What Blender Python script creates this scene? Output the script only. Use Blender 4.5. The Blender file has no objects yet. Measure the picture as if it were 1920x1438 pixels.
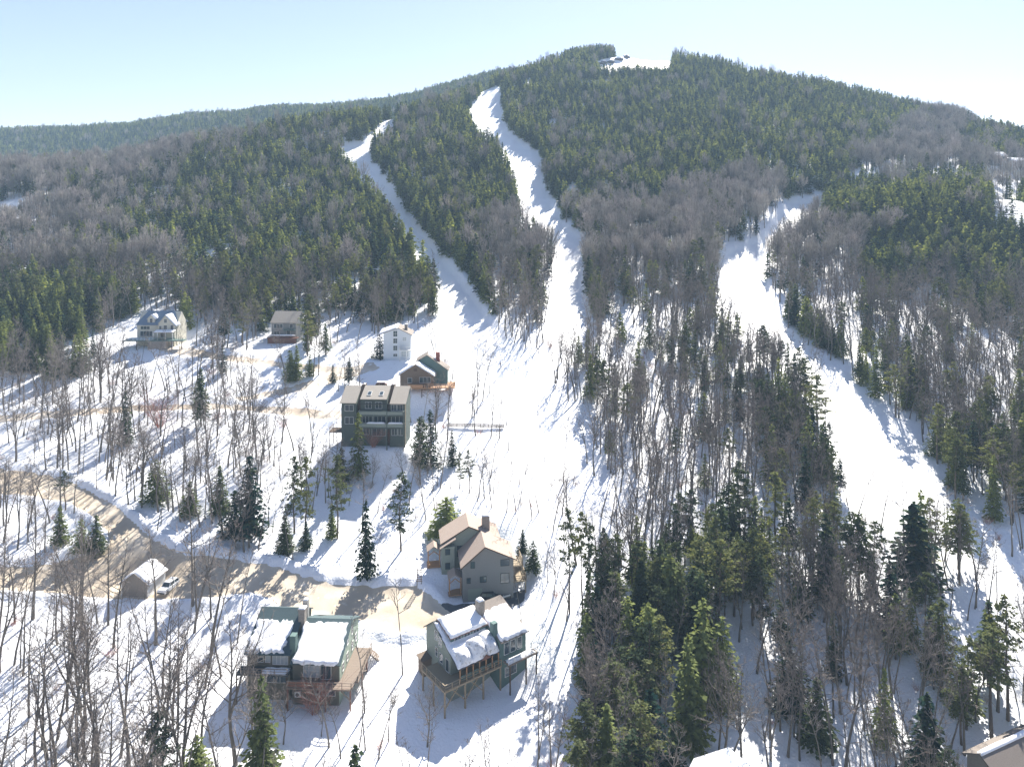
import bpy, math, random
import numpy as np
from mathutils import Vector

S = bpy.context.scene
R = math.radians

# ------------------------------------------------------------------ camera
# The camera looks level; the lens is shifted down, so every upright stays upright.
F = 1350.0            # focal length in pixels of a 1920 px wide frame
HY = 400.0            # pixel row of the eye level
CZ = 90.0             # eye height above datum
cd = bpy.data.cameras.new('camera')
cam = bpy.data.objects.new('camera', cd)
S.collection.objects.link(cam)
cam.location = (0, 0, CZ)
cam.rotation_euler = (R(90), 0, 0)
cd.sensor_width = 36.0
cd.lens = F / 1920 * 36
cd.shift_y = -(719 - HY) / 1920
cd.clip_end = 6000
cd.clip_start = 0.5
S.camera = cam

# ------------------------------------------------------------------ sky, sun, exposure
HAZE = 0.00023
SUN_AZ, SUN_EL = 19.0, 41.0      # degrees right of the view direction (+Y), and above the horizon
w = bpy.data.worlds.new('World'); S.world = w
w.use_nodes = True
nt = w.node_tree; nt.nodes.clear()
sky = nt.nodes.new('ShaderNodeTexSky'); sky.sky_type = 'NISHITA'
sky.sun_disc = False
sky.sun_elevation = R(SUN_EL); sky.sun_rotation = R(SUN_AZ)
sky.altitude = 300; sky.air_density = 0.95; sky.dust_density = 0.25; sky.ozone_density = 1.5
bg = nt.nodes.new('ShaderNodeBackground'); bg.inputs['Strength'].default_value = 0.05
wo = nt.nodes.new('ShaderNodeOutputWorld')
tint = nt.nodes.new('ShaderNodeMix'); tint.data_type = 'RGBA'; tint.blend_type = 'MULTIPLY'; tint.inputs[0].default_value = 1
tint.inputs[7].default_value = (1.16, .955, .93, 1)
nt.links.new(sky.outputs[0], tint.inputs[6]); nt.links.new(tint.outputs[2], bg.inputs[0]); nt.links.new(bg.outputs[0], wo.inputs[0])
sd = bpy.data.lights.new('sun', 'SUN'); sd.energy = 3.9; sd.angle = R(0.53); sd.color = (1.0, 0.94, 0.85)
so = bpy.data.objects.new('sun', sd); S.collection.objects.link(so)
sv = Vector((math.sin(R(SUN_AZ)) * math.cos(R(SUN_EL)), math.cos(R(SUN_AZ)) * math.cos(R(SUN_EL)), math.sin(R(SUN_EL))))
so.rotation_euler = sv.to_track_quat('Z', 'Y').to_euler()
so.location = (0, 0, 400)
S.view_settings.view_transform = 'Standard'
S.view_settings.look = 'None'
S.view_settings.exposure = 1.92
S.view_settings.gamma = 1
S.render.engine = 'CYCLES'
cy = S.cycles
cy.max_bounces = 6; cy.diffuse_bounces = 4; cy.glossy_bounces = 2; cy.transmission_bounces = 3
cy.transparent_max_bounces = 4; cy.volume_bounces = 0
cy.use_denoising = True; cy.denoising_prefilter = 'ACCURATE'; cy.denoising_input_passes = 'RGB_ALBEDO_NORMAL'
cy.caustics_reflective = False; cy.caustics_refractive = False
S.render.use_persistent_data = False

# ------------------------------------------------------------------ helpers
def link(o, parent=None):
    S.collection.objects.link(o)
    if parent is not None: o.parent = parent
    return o

def tag(o, label=None, cat=None, group=None, kind=None):
    if label: o['label'] = label
    if cat: o['category'] = cat
    if group: o['group'] = group
    if kind: o['kind'] = kind
    return o

def empty(name, loc, rz=0.0):
    o = bpy.data.objects.new(name, None); link(o)
    o.location = loc; o.rotation_euler = (0, 0, rz); o.empty_display_size = 0.2
    return o

def noise2(x, y, seed=0):
    """smooth value noise, numpy arrays, about -1..1"""
    xi = np.floor(x).astype(np.int64); yi = np.floor(y).astype(np.int64)
    xf = x - xi; yf = y - yi
    xf = xf * xf * (3 - 2 * xf); yf = yf * yf * (3 - 2 * yf)
    def h(a, b):
        n = (a * 374761393 + b * 668265263 + seed * 2147483647) & 0x7fffffff
        n = ((n ^ (n >> 13)) * 1274126177) & 0x7fffffff
        n = n ^ (n >> 16)
        return (n & 0xffff) / 32767.5 - 1
    a = h(xi, yi); b = h(xi + 1, yi); c = h(xi, yi + 1); d = h(xi + 1, yi + 1)
    return (a * (1 - xf) + b * xf) * (1 - yf) + (c * (1 - xf) + d * xf) * yf

def fbm(x, y, oct=3, seed=0):
    r = 0; a = 1.0; f = 1.0
    for k in range(oct):
        r = r + a * noise2(x * f, y * f, seed + k * 17); a *= .5; f *= 2.03
    return r

# ------------------------------------------------------------------ materials
MATS = {}
def nodes_of(m):
    m.use_nodes = True
    return m.node_tree, m.node_tree.nodes['Principled BSDF']

def plain(name, col, rough=0.7, noise=0.0, scale=4.0, metal=0.0, bump=0.0, stripes=None, spec=0.3):
    """a procedural surface: colour with soft mottling, optional board lines"""
    m = bpy.data.materials.new(name); t, b = nodes_of(m)
    b.inputs['Roughness'].default_value = rough; b.inputs['Metallic'].default_value = metal
    b.inputs['Specular IOR Level'].default_value = spec
    tc = t.nodes.new('ShaderNodeTexCoord')
    nz = t.nodes.new('ShaderNodeTexNoise'); nz.inputs['Scale'].default_value = scale; nz.inputs['Detail'].default_value = 5
    t.links.new(tc.outputs['Object'], nz.inputs['Vector'])
    mx = t.nodes.new('ShaderNodeMix'); mx.data_type = 'RGBA'
    k = 1 - noise; k2 = 1 + noise * .6
    mx.inputs[6].default_value = (col[0] * k, col[1] * k, col[2] * k, 1)
    mx.inputs[7].default_value = (min(col[0] * k2, 1), min(col[1] * k2, 1), min(col[2] * k2, 1), 1)
    t.links.new(nz.outputs['Fac'], mx.inputs[0])
    out = mx.outputs[2]
    h = nz.outputs['Fac']
    if stripes:
        axis, sc, dark = stripes
        wv = t.nodes.new('ShaderNodeTexWave'); wv.wave_type = 'BANDS'; wv.bands_direction = axis
        wv.wave_profile = 'SAW'; wv.inputs['Scale'].default_value = sc
        t.links.new(tc.outputs['Object'], wv.inputs['Vector'])
        rp = t.nodes.new('ShaderNodeValToRGB')
        rp.color_ramp.elements[0].position = 0.0; rp.color_ramp.elements[0].color = (dark, dark, dark, 1)
        rp.color_ramp.elements[1].position = 0.16; rp.color_ramp.elements[1].color = (1, 1, 1, 1)
        t.links.new(wv.outputs['Fac'], rp.inputs[0])
        mm = t.nodes.new('ShaderNodeMix'); mm.data_type = 'RGBA'; mm.blend_type = 'MULTIPLY'; mm.inputs[0].default_value = 1
        t.links.new(out, mm.inputs[6]); t.links.new(rp.outputs[0], mm.inputs[7])
        out = mm.outputs[2]; h = rp.outputs[0]
    t.links.new(out, b.inputs['Base Color'])
    if bump > 0:
        bp = t.nodes.new('ShaderNodeBump'); bp.inputs['Distance'].default_value = bump
        t.links.new(h, bp.inputs['Height']); t.links.new(bp.outputs[0], b.inputs['Normal'])
    MATS[name] = m
    return m

def ground_mat(name, c1, c2, c3, s1, s2, rough, bump, lo=0.42, hi=0.62, lo3=0.6, hi3=0.72):
    """c1/c2 mixed by broad noise, then fine patches of c3 (position is in metres)"""
    m = bpy.data.materials.new(name); t, b = nodes_of(m)
    b.inputs['Roughness'].default_value = rough
    b.inputs['Specular IOR Level'].default_value = 0.2
    g = t.nodes.new('ShaderNodeNewGeometry')
    def nz(sc, det):
        n = t.nodes.new('ShaderNodeTexNoise'); n.inputs['Scale'].default_value = sc; n.inputs['Detail'].default_value = det
        t.links.new(g.outputs['Position'], n.inputs['Vector']); return n
    def rng(n, a, c):
        r = t.nodes.new('ShaderNodeMapRange'); r.inputs[1].default_value = a; r.inputs[2].default_value = c
        t.links.new(n.outputs['Fac'], r.inputs[0]); return r
    n1 = rng(nz(s1, 4), lo, hi); n2 = rng(nz(s2, 6), lo3, hi3)
    a = t.nodes.new('ShaderNodeMix'); a.data_type = 'RGBA'
    a.inputs[6].default_value = (*c1, 1); a.inputs[7].default_value = (*c2, 1)
    t.links.new(n1.outputs[0], a.inputs[0])
    c = t.nodes.new('ShaderNodeMix'); c.data_type = 'RGBA'; c.inputs[7].default_value = (*c3, 1)
    t.links.new(a.outputs[2], c.inputs[6]); t.links.new(n2.outputs[0], c.inputs[0])
    t.links.new(c.outputs[2], b.inputs['Base Color'])
    nb = nz(s2 * 2.2, 5)
    bp = t.nodes.new('ShaderNodeBump'); bp.inputs['Distance'].default_value = bump; bp.inputs['Strength'].default_value = 0.8
    t.links.new(nb.outputs['Fac'], bp.inputs['Height']); t.links.new(bp.outputs[0], b.inputs['Normal'])
    MATS[name] = m
    return m

def leaf_mat(name, dark, light, trans=0.35, rnd=1.0):
    m = bpy.data.materials.new(name); m.use_nodes = True; t = m.node_tree; t.nodes.clear()
    oi = t.nodes.new('ShaderNodeObjectInfo')
    g = t.nodes.new('ShaderNodeNewGeometry')
    add = t.nodes.new('ShaderNodeMath'); add.operation = 'MULTIPLY_ADD'
    t.links.new(g.outputs['Random Per Island'], add.inputs[0]); add.inputs[1].default_value = 0.25
    sc = t.nodes.new('ShaderNodeMath'); sc.operation = 'MULTIPLY'; sc.inputs[1].default_value = 0.8 * rnd
    t.links.new(oi.outputs['Random'], sc.inputs[0]); t.links.new(sc.outputs[0], add.inputs[2])
    rp = t.nodes.new('ShaderNodeValToRGB')
    rp.color_ramp.elements[0].color = (*dark, 1); rp.color_ramp.elements[1].color = (*light, 1)
    rp.color_ramp.elements[0].position = 0.15; rp.color_ramp.elements[1].position = 1.0
    t.links.new(add.outputs[0], rp.inputs[0])
    d = t.nodes.new('ShaderNodeBsdfDiffuse'); tr = t.nodes.new('ShaderNodeBsdfTranslucent')
    bc = t.nodes.new('ShaderNodeMix'); bc.data_type = 'RGBA'; bc.blend_type = 'MULTIPLY'; bc.inputs[0].default_value = 1
    bc.inputs[7].default_value = (1.35, 1.25, 0.6, 1)
    t.links.new(rp.outputs[0], bc.inputs[6]); t.links.new(bc.outputs[2], tr.inputs[0])
    t.links.new(rp.outputs[0], d.inputs[0])
    mx = t.nodes.new('ShaderNodeMixShader'); mx.inputs[0].default_value = trans
    t.links.new(d.outputs[0], mx.inputs[1]); t.links.new(tr.outputs[0], mx.inputs[2])
    o = t.nodes.new('ShaderNodeOutputMaterial'); t.links.new(mx.outputs[0], o.inputs[0])
    MATS[name] = m
    return m

def bark_mat(name, c1, c2, rough=0.9):
    m = bpy.data.materials.new(name); t, b = nodes_of(m)
    b.inputs['Roughness'].default_value = rough; b.inputs['Specular IOR Level'].default_value = 0.15
    oi = t.nodes.new('ShaderNodeObjectInfo')
    tc = t.nodes.new('ShaderNodeTexCoord')
    n = t.nodes.new('ShaderNodeTexNoise'); n.inputs['Scale'].default_value = 3; n.inputs['Detail'].default_value = 4
    t.links.new(tc.outputs['Object'], n.inputs['Vector'])
    a = t.nodes.new('ShaderNodeMath'); a.operation = 'MULTIPLY_ADD'; a.inputs[1].default_value = 0.6
    t.links.new(oi.outputs['Random'], a.inputs[0])
    s2 = t.nodes.new('ShaderNodeMath'); s2.operation = 'MULTIPLY'; s2.inputs[1].default_value = 0.5
    t.links.new(n.outputs['Fac'], s2.inputs[0]); t.links.new(s2.outputs[0], a.inputs[2])
    mx = t.nodes.new('ShaderNodeMix'); mx.data_type = 'RGBA'
    mx.inputs[6].default_value = (*c1, 1); mx.inputs[7].default_value = (*c2, 1)
    t.links.new(a.outputs[0], mx.inputs[0]); t.links.new(mx.outputs[2], b.inputs['Base Color'])
    MATS[name] = m
    return m

ground_mat('snow', (.88, .90, .94), (.92, .93, .96), (.66, .66, .66), .05, 1.1, .55, .22, lo3=.64, hi3=.78)
ground_mat('groomed_snow', (.90, .92, .95), (.93, .94, .96), (.84, .87, .92), .03, .5, .5, .10)
ground_mat('sandy_road', (.50, .42, .32), (.62, .54, .43), (.76, .72, .66), .11, .55, .85, .05, lo3=.62, hi3=.76)
ground_mat('snowy_road', (.50, .42, .33), (.66, .59, .50), (.84, .85, .87), .09, .5, .8, .05, lo3=.58, hi3=.72)
ground_mat('asphalt', (.10, .11, .12), (.14, .14, .15), (.45, .47, .50), .3, .9, .8, .02, lo3=.66, hi3=.76)
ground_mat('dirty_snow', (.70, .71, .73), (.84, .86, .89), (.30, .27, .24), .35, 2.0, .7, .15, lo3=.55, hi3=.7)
leaf_mat('spruce_needles', (.013, .035, .034), (.26, .30, .11), .38)
leaf_mat('pine_needles', (.04, .062, .042), (.20, .22, .10), .36)
leaf_mat('yellow_needles', (.20, .15, .02), (.40, .30, .05), .3)
bark_mat('bark', (.085, .076, .066), (.21, .19, .165))
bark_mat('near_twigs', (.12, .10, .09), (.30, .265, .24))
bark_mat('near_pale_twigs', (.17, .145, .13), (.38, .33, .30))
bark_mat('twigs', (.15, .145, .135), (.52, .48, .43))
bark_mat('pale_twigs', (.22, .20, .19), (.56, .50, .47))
bark_mat('red_twigs', (.32, .15, .12), (.42, .22, .17))
bark_mat('conifer_bark', (.10, .08, .065), (.17, .14, .115))

# ------------------------------------------------------------------ mesh from arrays
def mesh_from(name, V, faces, mats, mat_idx=None, smooth=False):
    me = bpy.data.meshes.new(name)
    V = np.asarray(V, dtype=np.float32)
    me.vertices.add(len(V)); me.vertices.foreach_set('co', V.ravel())
    tot = np.array([len(f) for f in faces], dtype=np.int32) if not isinstance(faces, np.ndarray) else np.full(len(faces), faces.shape[1], dtype=np.int32)
    flat = np.concatenate([np.asarray(f, dtype=np.int32) for f in faces]) if not isinstance(faces, np.ndarray) else faces.astype(np.int32).ravel()
    me.loops.add(len(flat)); me.loops.foreach_set('vertex_index', flat)
    me.polygons.add(len(tot))
    st = np.zeros(len(tot), dtype=np.int32); st[1:] = np.cumsum(tot)[:-1]
    me.polygons.foreach_set('loop_start', st)
    for m in mats: me.materials.append(MATS[m])
    if mat_idx is not None: me.polygons.foreach_set('material_index', np.asarray(mat_idx, dtype=np.int32))
    me.polygons.foreach_set('use_smooth', np.full(len(tot), bool(smooth)))
    me.update(calc_edges=True); me.validate()
    return me

# ------------------------------------------------------------------ terrain
def cz(py, Y): return (HY - py) / F * Y          # height relative to the eye of a thing seen at row py
BASE = [(50, -94), (80, -90), (100, -86.5), (110, -84.6), (123, -82), (134, -79.4), (145, -76.8), (162, -72),
        (200, -63.7), (250, -50), (285, -42.2), (350, -26), (430, 0), (530, 39), (660, 98), (760, 146), (830, 184), (900, 222), (980, 268)]
BY = np.array([b[0] for b in BASE], float); BZ = np.array([b[1] for b in BASE], float)
RIGHT = [(50, -94), (80, -90), (100, -86.5), (110, -84.6), (123, -82), (134, -79.4), (145, -76.8), (162, -72),
         (200, -63.7), (250, -50), (285, -42.2), (320, cz(535, 320)), (350, cz(470, 350)), (385, cz(395, 385)), (410, cz(368, 410)), (435, cz(388, 435)),
         (475, cz(356, 475)), (520, cz(320, 520)), (600, cz(268, 600)), (700, cz(222, 700)), (830, cz(160, 830)), (980, cz(110, 980))]
CREST = {-600: 385, -250: 365, 0: 338, 150: 314, 330: 276, 450: 252, 560: 238, 720: 219, 800: 190, 900: 150, 1000: 116, 1080: 97,
         1150: 92, 1200: 99, 1240: 109, 1300: 104, 1400: 131, 1500: 156, 1600: 182, 1700: 203, 1800: 228, 1920: 254, 2100: 315, 2500: 380}
FAR = {-600: 275, -250: 258, 0: 252, 170: 254, 300: 232, 400: 221, 560: 208, 720: 198, 800: 180, 900: 151, 1000: 121, 1080: 99}
GX = np.arange(-600, 2521, 5.0)
GY = [52.0]
while GY[-1] < 1290: GY.append(GY[-1] * 1.006)
GY = np.array(GY)
def profile(px):
    w = min(max((px - 1500) / 150, 0), 1)
    ry = np.array([r[0] for r in RIGHT], float); rz = np.array([r[1] for r in RIGHT], float)
    z = np.interp(GY, BY, BZ) * (1 - w) + np.interp(GY, ry, rz) * w
    py = HY - F * z / GY
    pc = CREST[px]
    i = int(np.argmax((py <= pc) & (GY > 300)))
    yc = GY[i]; zc = z[i]
    out = z.copy()
    d = GY - yc
    back = zc + 0.12 * d * np.exp(-d / 18) - 0.22 * np.maximum(d - 10, 0)
    out[i:] = back[i:]
    if px < 1075:
        fp = np.interp(px, sorted(FAR), [FAR[k_] for k_ in sorted(FAR)])
        y1, y2 = 860, 1080
        z1 = cz(fp + 95, y1); z2 = cz(fp - 4, y2)
        zz = np.interp(GY, [yc + 40, max(y1, yc + 70), 970, y2, 1140, 1300], [zc - (35 if px < 780 else 12), z1, cz(fp + 42, 970), z2, z2 + 3, z2 - 25])
        k = np.clip((GY - yc - 40) / 40, 0, 1)
        out = np.where(GY > yc + 40, out * (1 - k) + zz * k, out)
    return out, yc
KX = sorted(CREST)
PR = []; YC = []
for k in KX:
    z, yc = profile(k); PR.append(z); YC.append(yc)
PR = np.array(PR); YCn = np.array(YC)
ZG = np.empty((len(GX), len(GY)))
for j in range(len(GY)): ZG[:, j] = np.interp(GX, KX, PR[:, j])
YCG = np.interp(GX, KX, YCn)
def smooth_ax(A, ax, sig):
    r = int(sig * 3); k = np.exp(-np.arange(-r, r + 1) ** 2 / (2 * sig * sig)); k /= k.sum()
    P = np.pad(A, [(r, r) if i == ax else (0, 0) for i in range(2)], mode='edge')
    return np.apply_along_axis(lambda v: np.convolve(v, k, 'valid'), ax, P)
ZG = smooth_ax(ZG, 0, 9); ZG = smooth_ax(ZG, 1, 4)
XW = (GX[:, None] - 960) / F * GY[None, :]
YW = np.broadcast_to(GY[None, :], XW.shape)
# broad undulation of the forested slopes, low on the near ground
amp = np.interp(GY, [50, 130, 250, 350, 500, 750, 1000], [.35, .5, 1.1, 1.8, 3.2, 3.5, 2.5])[None, :]
ZG = ZG + amp * fbm(XW / 70 + 3.1, YW / 70 + 1.7, 3, 5)
ZG = ZG + np.interp(GY, [50, 400, 700], [.12, .3, .6])[None, :] * fbm(XW / 9, YW / 9, 3, 9)
PXG = np.broadcast_to(GX[:, None], XW.shape)
def rows(): return HY - F * ZG / YW
PYG = rows()

def sdist(px, py, poly):
    """signed distance in pixels, positive inside"""
    P = np.array(poly, float); n = len(P)
    d = np.full(px.shape, 1e9); inside = np.zeros(px.shape, bool)
    for i in range(n):
        a = P[i]; b = P[(i + 1) % n]
        ex, ey = b - a; L = ex * ex + ey * ey + 1e-9
        t = np.clip(((px - a[0]) * ex + (py - a[1]) * ey) / L, 0, 1)
        d = np.minimum(d, np.hypot(px - a[0] - t * ex, py - a[1] - t * ey))
        c = ((a[1] > py) != (b[1] > py)) & (px < (b[0] - a[0]) * (py - a[1]) / ((b[1] - a[1]) if b[1] != a[1] else 1e-9) + a[0])
        inside ^= c
    return np.where(inside, d, -d)

TRAILS = {
 'left_trail': [(715, 228), (745, 222), (738, 240), (715, 262), (692, 268), (702, 310), (735, 350), (765, 395), (800, 440), (850, 500), (880, 540),
        (905, 575), (950, 640), (1000, 665), (1035, 655), (1030, 620), (1028, 570), (1038, 520), (1032, 470), (1010, 450), (985, 420), (968, 380),
        (960, 330), (950, 310), (930, 270), (898, 262), (878, 225), (880, 203), (905, 170), (940, 162), (942, 200), (950, 240), (1000, 280),
        (1020, 300), (1020, 340), (1036, 380), (1062, 420), (1096, 440), (1100, 470), (1092, 520), (1102, 580), (1107, 610), (1100, 640), (1050, 655),
        (1032, 720), (1060, 750), (1110, 775), (1090, 830), (1060, 900), (960, 900), (955, 800), (900, 740), (850, 700), (835, 640), (828, 590),
        (830, 560), (812, 520), (790, 485), (760, 450), (735, 412), (700, 367), (665, 322), (640, 302), (630, 285), (655, 268), (690, 260)],
 'right_trail': [(1484, 372), (1550, 372), (1545, 384), (1505, 412), (1462, 432), (1442, 462), (1437, 500), (1442, 555), (1462, 600), (1502, 640), (1562, 680),
        (1622, 730), (1682, 790), (1732, 830), (1762, 880), (1792, 950), (1832, 1000), (1882, 1040), (1960, 1090), (2060, 1180), (2060, 1260),
        (1960, 1185), (1860, 1105), (1790, 1060), (1700, 1020), (1640, 990), (1590, 960), (1570, 920), (1560, 860), (1545, 800), (1530, 760),
        (1510, 700), (1490, 660), (1455, 625), (1400, 605), (1370, 565), (1350, 525), (1343, 482), (1380, 458), (1430, 440), (1450, 420), (1465, 385)],
 'summit_clearing': [(1100, 120), (1180, 101), (1256, 104), (1260, 132), (1140, 132)],
 'upper_road_right': [(1590, 321), (1650, 326), (1712, 322), (1712, 334), (1640, 340), (1590, 334)],
 'right_edge': [(1850, 366), (1925, 381), (1990, 384), (1990, 402), (1920, 398), (1868, 386)],
 'left_edge': [(-60, 392), (0, 380), (62, 366), (66, 382), (0, 396), (-60, 410)],
}
ROADS = {
 'road': ([(-140, 880), (0, 878), (60, 885), (120, 898), (170, 920), (220, 950), (260, 985), (290, 1012), (340, 1035), (400, 1042), (470, 1052), (530, 1064),
        (565, 1078), (620, 1092), (700, 1100), (780, 1097), (805, 1112), (830, 1132), (850, 1150), (845, 1168), (790, 1182), (740, 1186), (690, 1166),
        (640, 1158), (575, 1152), (530, 1140), (505, 1120), (470, 1110), (400, 1120), (290, 1124), (180, 1120), (100, 1110), (0, 1106), (-140, 1104),
        (-140, 1064), (0, 1062), (90, 1056), (160, 1042), (205, 1026), (203, 998), (175, 968), (130, 943), (60, 929), (0, 926), (-140, 930)], 'sandy_road'),
 'asphalt_driveway': ([(812, 1126), (850, 1133), (905, 1128), (960, 1112), (985, 1106), (985, 1126), (930, 1150), (880, 1160), (850, 1158), (828, 1142)], 'asphalt'),
 'lane': ([(-140, 787), (0, 778), (120, 768), (250, 760), (340, 757), (430, 757), (560, 765), (640, 768), (640, 785), (590, 786), (520, 776),
        (430, 768), (340, 768), (250, 772), (120, 782), (0, 792), (-140, 800)], 'snowy_road'),
 'upper_lane': ([(300, 646), (360, 652), (420, 664), (500, 674), (560, 682), (640, 688), (700, 680), (716, 690), (660, 706), (610, 722), (540, 738), (450, 752),
        (440, 746), (530, 728), (590, 712), (620, 700), (560, 694), (490, 684), (400, 674), (330, 664), (296, 656)], 'snowy_road'),
}
OKV = YW < (YCG[:, None] + 6)        # the visible face of the mountain, not its far side
# road beds cut a little into the snow, ploughed banks along them
for nm, (poly, m_) in ROADS.items():
    sdv = np.where(OKV & (YW < 300), sdist(PXG, PYG, poly), -999) * YW / F       # metres, roughly
    bank = np.exp(-((sdv + 1.1) / .9) ** 2) * (0.75 + .5 * noise2(XW / 2.2, YW / 2.2, 31)) * (1.25 if nm == 'road' else .6)
    ZG = ZG + bank - 0.35 * np.clip(sdv / .8 + .5, 0, 1)
# the trails are cut a little into the mountain
for nm_ in ('left_trail', 'right_trail'):
    sdv = np.where(OKV & (YW > 235), sdist(PXG, PYG, TRAILS[nm_]), -99)
    ZG = ZG - np.clip(sdv / 10 + .6, 0, 1) * np.interp(GY, [235, 320], [0, 2.2])[None, :]
# moguls on the steep trail
mg = sdist(PXG, PYG, [(880, 165), (940, 160), (1000, 280), (1030, 330), (1100, 440), (1100, 600), (1035, 600), (1010, 450), (960, 380), (930, 270), (878, 225)])
mk = np.clip(mg / 8, 0, 1) * OKV
ZG = ZG + mk * np.interp(GY, [280, 500], [.55, 1.0])[None, :] * np.maximum(noise2(XW / 5.5, YW / 4.5, 77), -.3)
# footprints and small drifts on the near snow
ZG = ZG + np.interp(GY, [60, 200, 260], [.10, .10, 0])[None, :] * fbm(XW / 1.9, YW / 1.9, 2, 55)

def pad(px, py, Yc, wx, wy, zrel=None):
    """level a building plot into the slope"""
    global ZG
    X0 = (px - 960) / F * Yc; z0 = cz(py, Yc) if zrel is None else zrel
    dx = np.maximum(np.abs(XW - X0) - wx, 0); dy = np.maximum(np.abs(YW - Yc) - wy, 0)
    k = np.exp(-(dx * dx + dy * dy) / 14.0)
    ZG = ZG * (1 - k) + (z0) * k
def Hxy(x, y):
    x = np.asarray(x, float); y = np.asarray(y, float)
    px = 960 + F * x / y
    fi = np.clip((px - GX[0]) / 5.0, 0, len(GX) - 1.001)
    fj = np.clip(np.log(y / GY[0]) / math.log(1.006), 0, len(GY) - 1.001)
    i = fi.astype(int); j = fj.astype(int); a = fi - i; b = fj - j
    return (ZG[i, j] * (1 - a) * (1 - b) + ZG[i + 1, j] * a * (1 - b) + ZG[i, j + 1] * (1 - a) * b + ZG[i + 1, j + 1] * a * b) + CZ
def at(px, py):
    """the ground point of the near face seen along a direction"""
    fi = min(max((px - GX[0]) / 5.0, 0), len(GX) - 1.001); i = int(fi); a = fi - i
    z = ZG[i] * (1 - a) + ZG[i + 1] * a
    p = HY - F * z / GY
    j = int(np.argmax(p <= py))
    if j == 0: Y = GY[0]
    else:
        t = (p[j - 1] - py) / (p[j - 1] - p[j] + 1e-9); Y = GY[j - 1] + t * (GY[j] - GY[j - 1])
    x = (px - 960) / F * Y
    return float(x), float(Y), float(Hxy(x, Y))
# ------------------------------------------------------------------ build the ground meshes (called once the plots are levelled)
def build_ground():
    global PYG
    PYG = rows()
    n, m = ZG.shape
    idx = np.arange(n * m).reshape(n, m)
    q = np.stack([idx[:-1, :-1], idx[1:, :-1], idx[1:, 1:], idx[:-1, 1:]], -1).reshape(-1, 4)
    V = np.stack([XW, YW, ZG + CZ], -1).reshape(-1, 3)
    me = mesh_from('snowy_ground', V, q, ['snow'], smooth=True)
    o = link(bpy.data.objects.new('snowy_ground', me)); tag(o, kind='structure')
    def sheet(name, sdpx, mat, lift, limit):
        sdm = sdpx * YW / F
        wob = .35 * noise2(XW / 1.6, YW / 1.6, 12) * np.minimum(1, YW / 200)
        off = np.clip((sdm + wob) * .35, -.5, lift)
        keep = (sdm > -2.6) & limit
        fk = keep[:-1, :-1] & keep[1:, :-1] & keep[1:, 1:] & keep[:-1, 1:]
        qq = q.reshape(n - 1, m - 1, 4)[fk]
        used, inv = np.unique(qq.ravel(), return_inverse=True)
        VV = V[used].copy(); VV[:, 2] += off.reshape(-1)[used]
        me = mesh_from(name, VV, inv.reshape(-1, 4), [mat], smooth=True)
        o = link(bpy.data.objects.new(name, me)); tag(o, kind='structure')
        return o
    for nm, poly in TRAILS.items():
        nm2 = 'ski_trail' if 'trail' in nm else ('summit_clearing' if 'summit' in nm else 'snow_field')
        sheet(nm2, np.where(OKV, sdist(PXG, PYG, poly), -999), 'groomed_snow', .06, OKV)
    for nm, (poly, mt) in ROADS.items():
        sheet(nm, np.where(OKV, sdist(PXG, PYG, poly), -999), mt, .10 if nm != 'asphalt_driveway' else .13, OKV & (YW < 300))

# ------------------------------------------------------------------ trees: meshes
class Geo:
    def __init__(s): s.V = []; s.F = []; s.M = []; s.n = 0
    def add(s, V, Fc, m=0):
        V = np.asarray(V, float); s.V.append(V)
        for f in Fc: s.F.append(tuple(int(i) + s.n for i in f)); s.M.append(m)
        s.n += len(V)
    def tube(s, pts, rad, sides=3, m=0):
        pts = np.asarray(pts, float); k = len(pts)
        V = []; 
        for i in range(k):
            d = pts[min(i + 1, k - 1)] - pts[max(i - 1, 0)]; d = d / (np.linalg.norm(d) + 1e-9)
            u = np.cross(d, (0.0, 0.0, 1.0) if abs(d[2]) < .9 else (1.0, 0.0, 0.0)); u /= np.linalg.norm(u) + 1e-9
            v = np.cross(d, u)
            for a in range(sides):
                t = 2 * math.pi * a / sides
                V.append(pts[i] + rad[i] * (math.cos(t) * u + math.sin(t) * v))
        Fc = []
        for i in range(k - 1):
            for a in range(sides):
                b = (a + 1) % sides
                Fc.append((i * sides + a, i * sides + b, (i + 1) * sides + b, (i + 1) * sides + a))
        s.add(V, Fc, m)
    def mesh(s, name, mats, smooth=False):
        return mesh_from(name, np.concatenate(s.V), s.F, mats, s.M, smooth)

def leaf_quads(g, P, D, size, rng, m=0, flat=.35):
    """many small rhombic sprays at points P with outward directions D"""
    n = len(P)
    D = D + rng.normal(0, .35, D.shape); D /= np.linalg.norm(D, axis=1)[:, None] + 1e-9
    N = np.stack([rng.normal(0, flat, n), rng.normal(0, flat, n), np.ones(n)], -1)
    Sd = np.cross(D, N); Sd /= np.linalg.norm(Sd, axis=1)[:, None] + 1e-9
    L = size * rng.uniform(.6, 1.3, n)[:, None]; W = L * rng.uniform(.32, .55, n)[:, None]
    a = P - D * L * .35; b = P + Sd * W + D * L * .1; c = P + D * L * .75 - np.array([0, 0, 1]) * L * .18; d = P - Sd * W + D * L * .1
    V = np.stack([a, b, c, d], 1).reshape(-1, 3)
    base = g.n; g.V.append(V)
    for i in range(n):
        g.F.append((base + 4 * i, base + 4 * i + 1, base + 4 * i + 2, base + 4 * i + 3)); g.M.append(m)
    g.n += 4 * n

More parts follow.
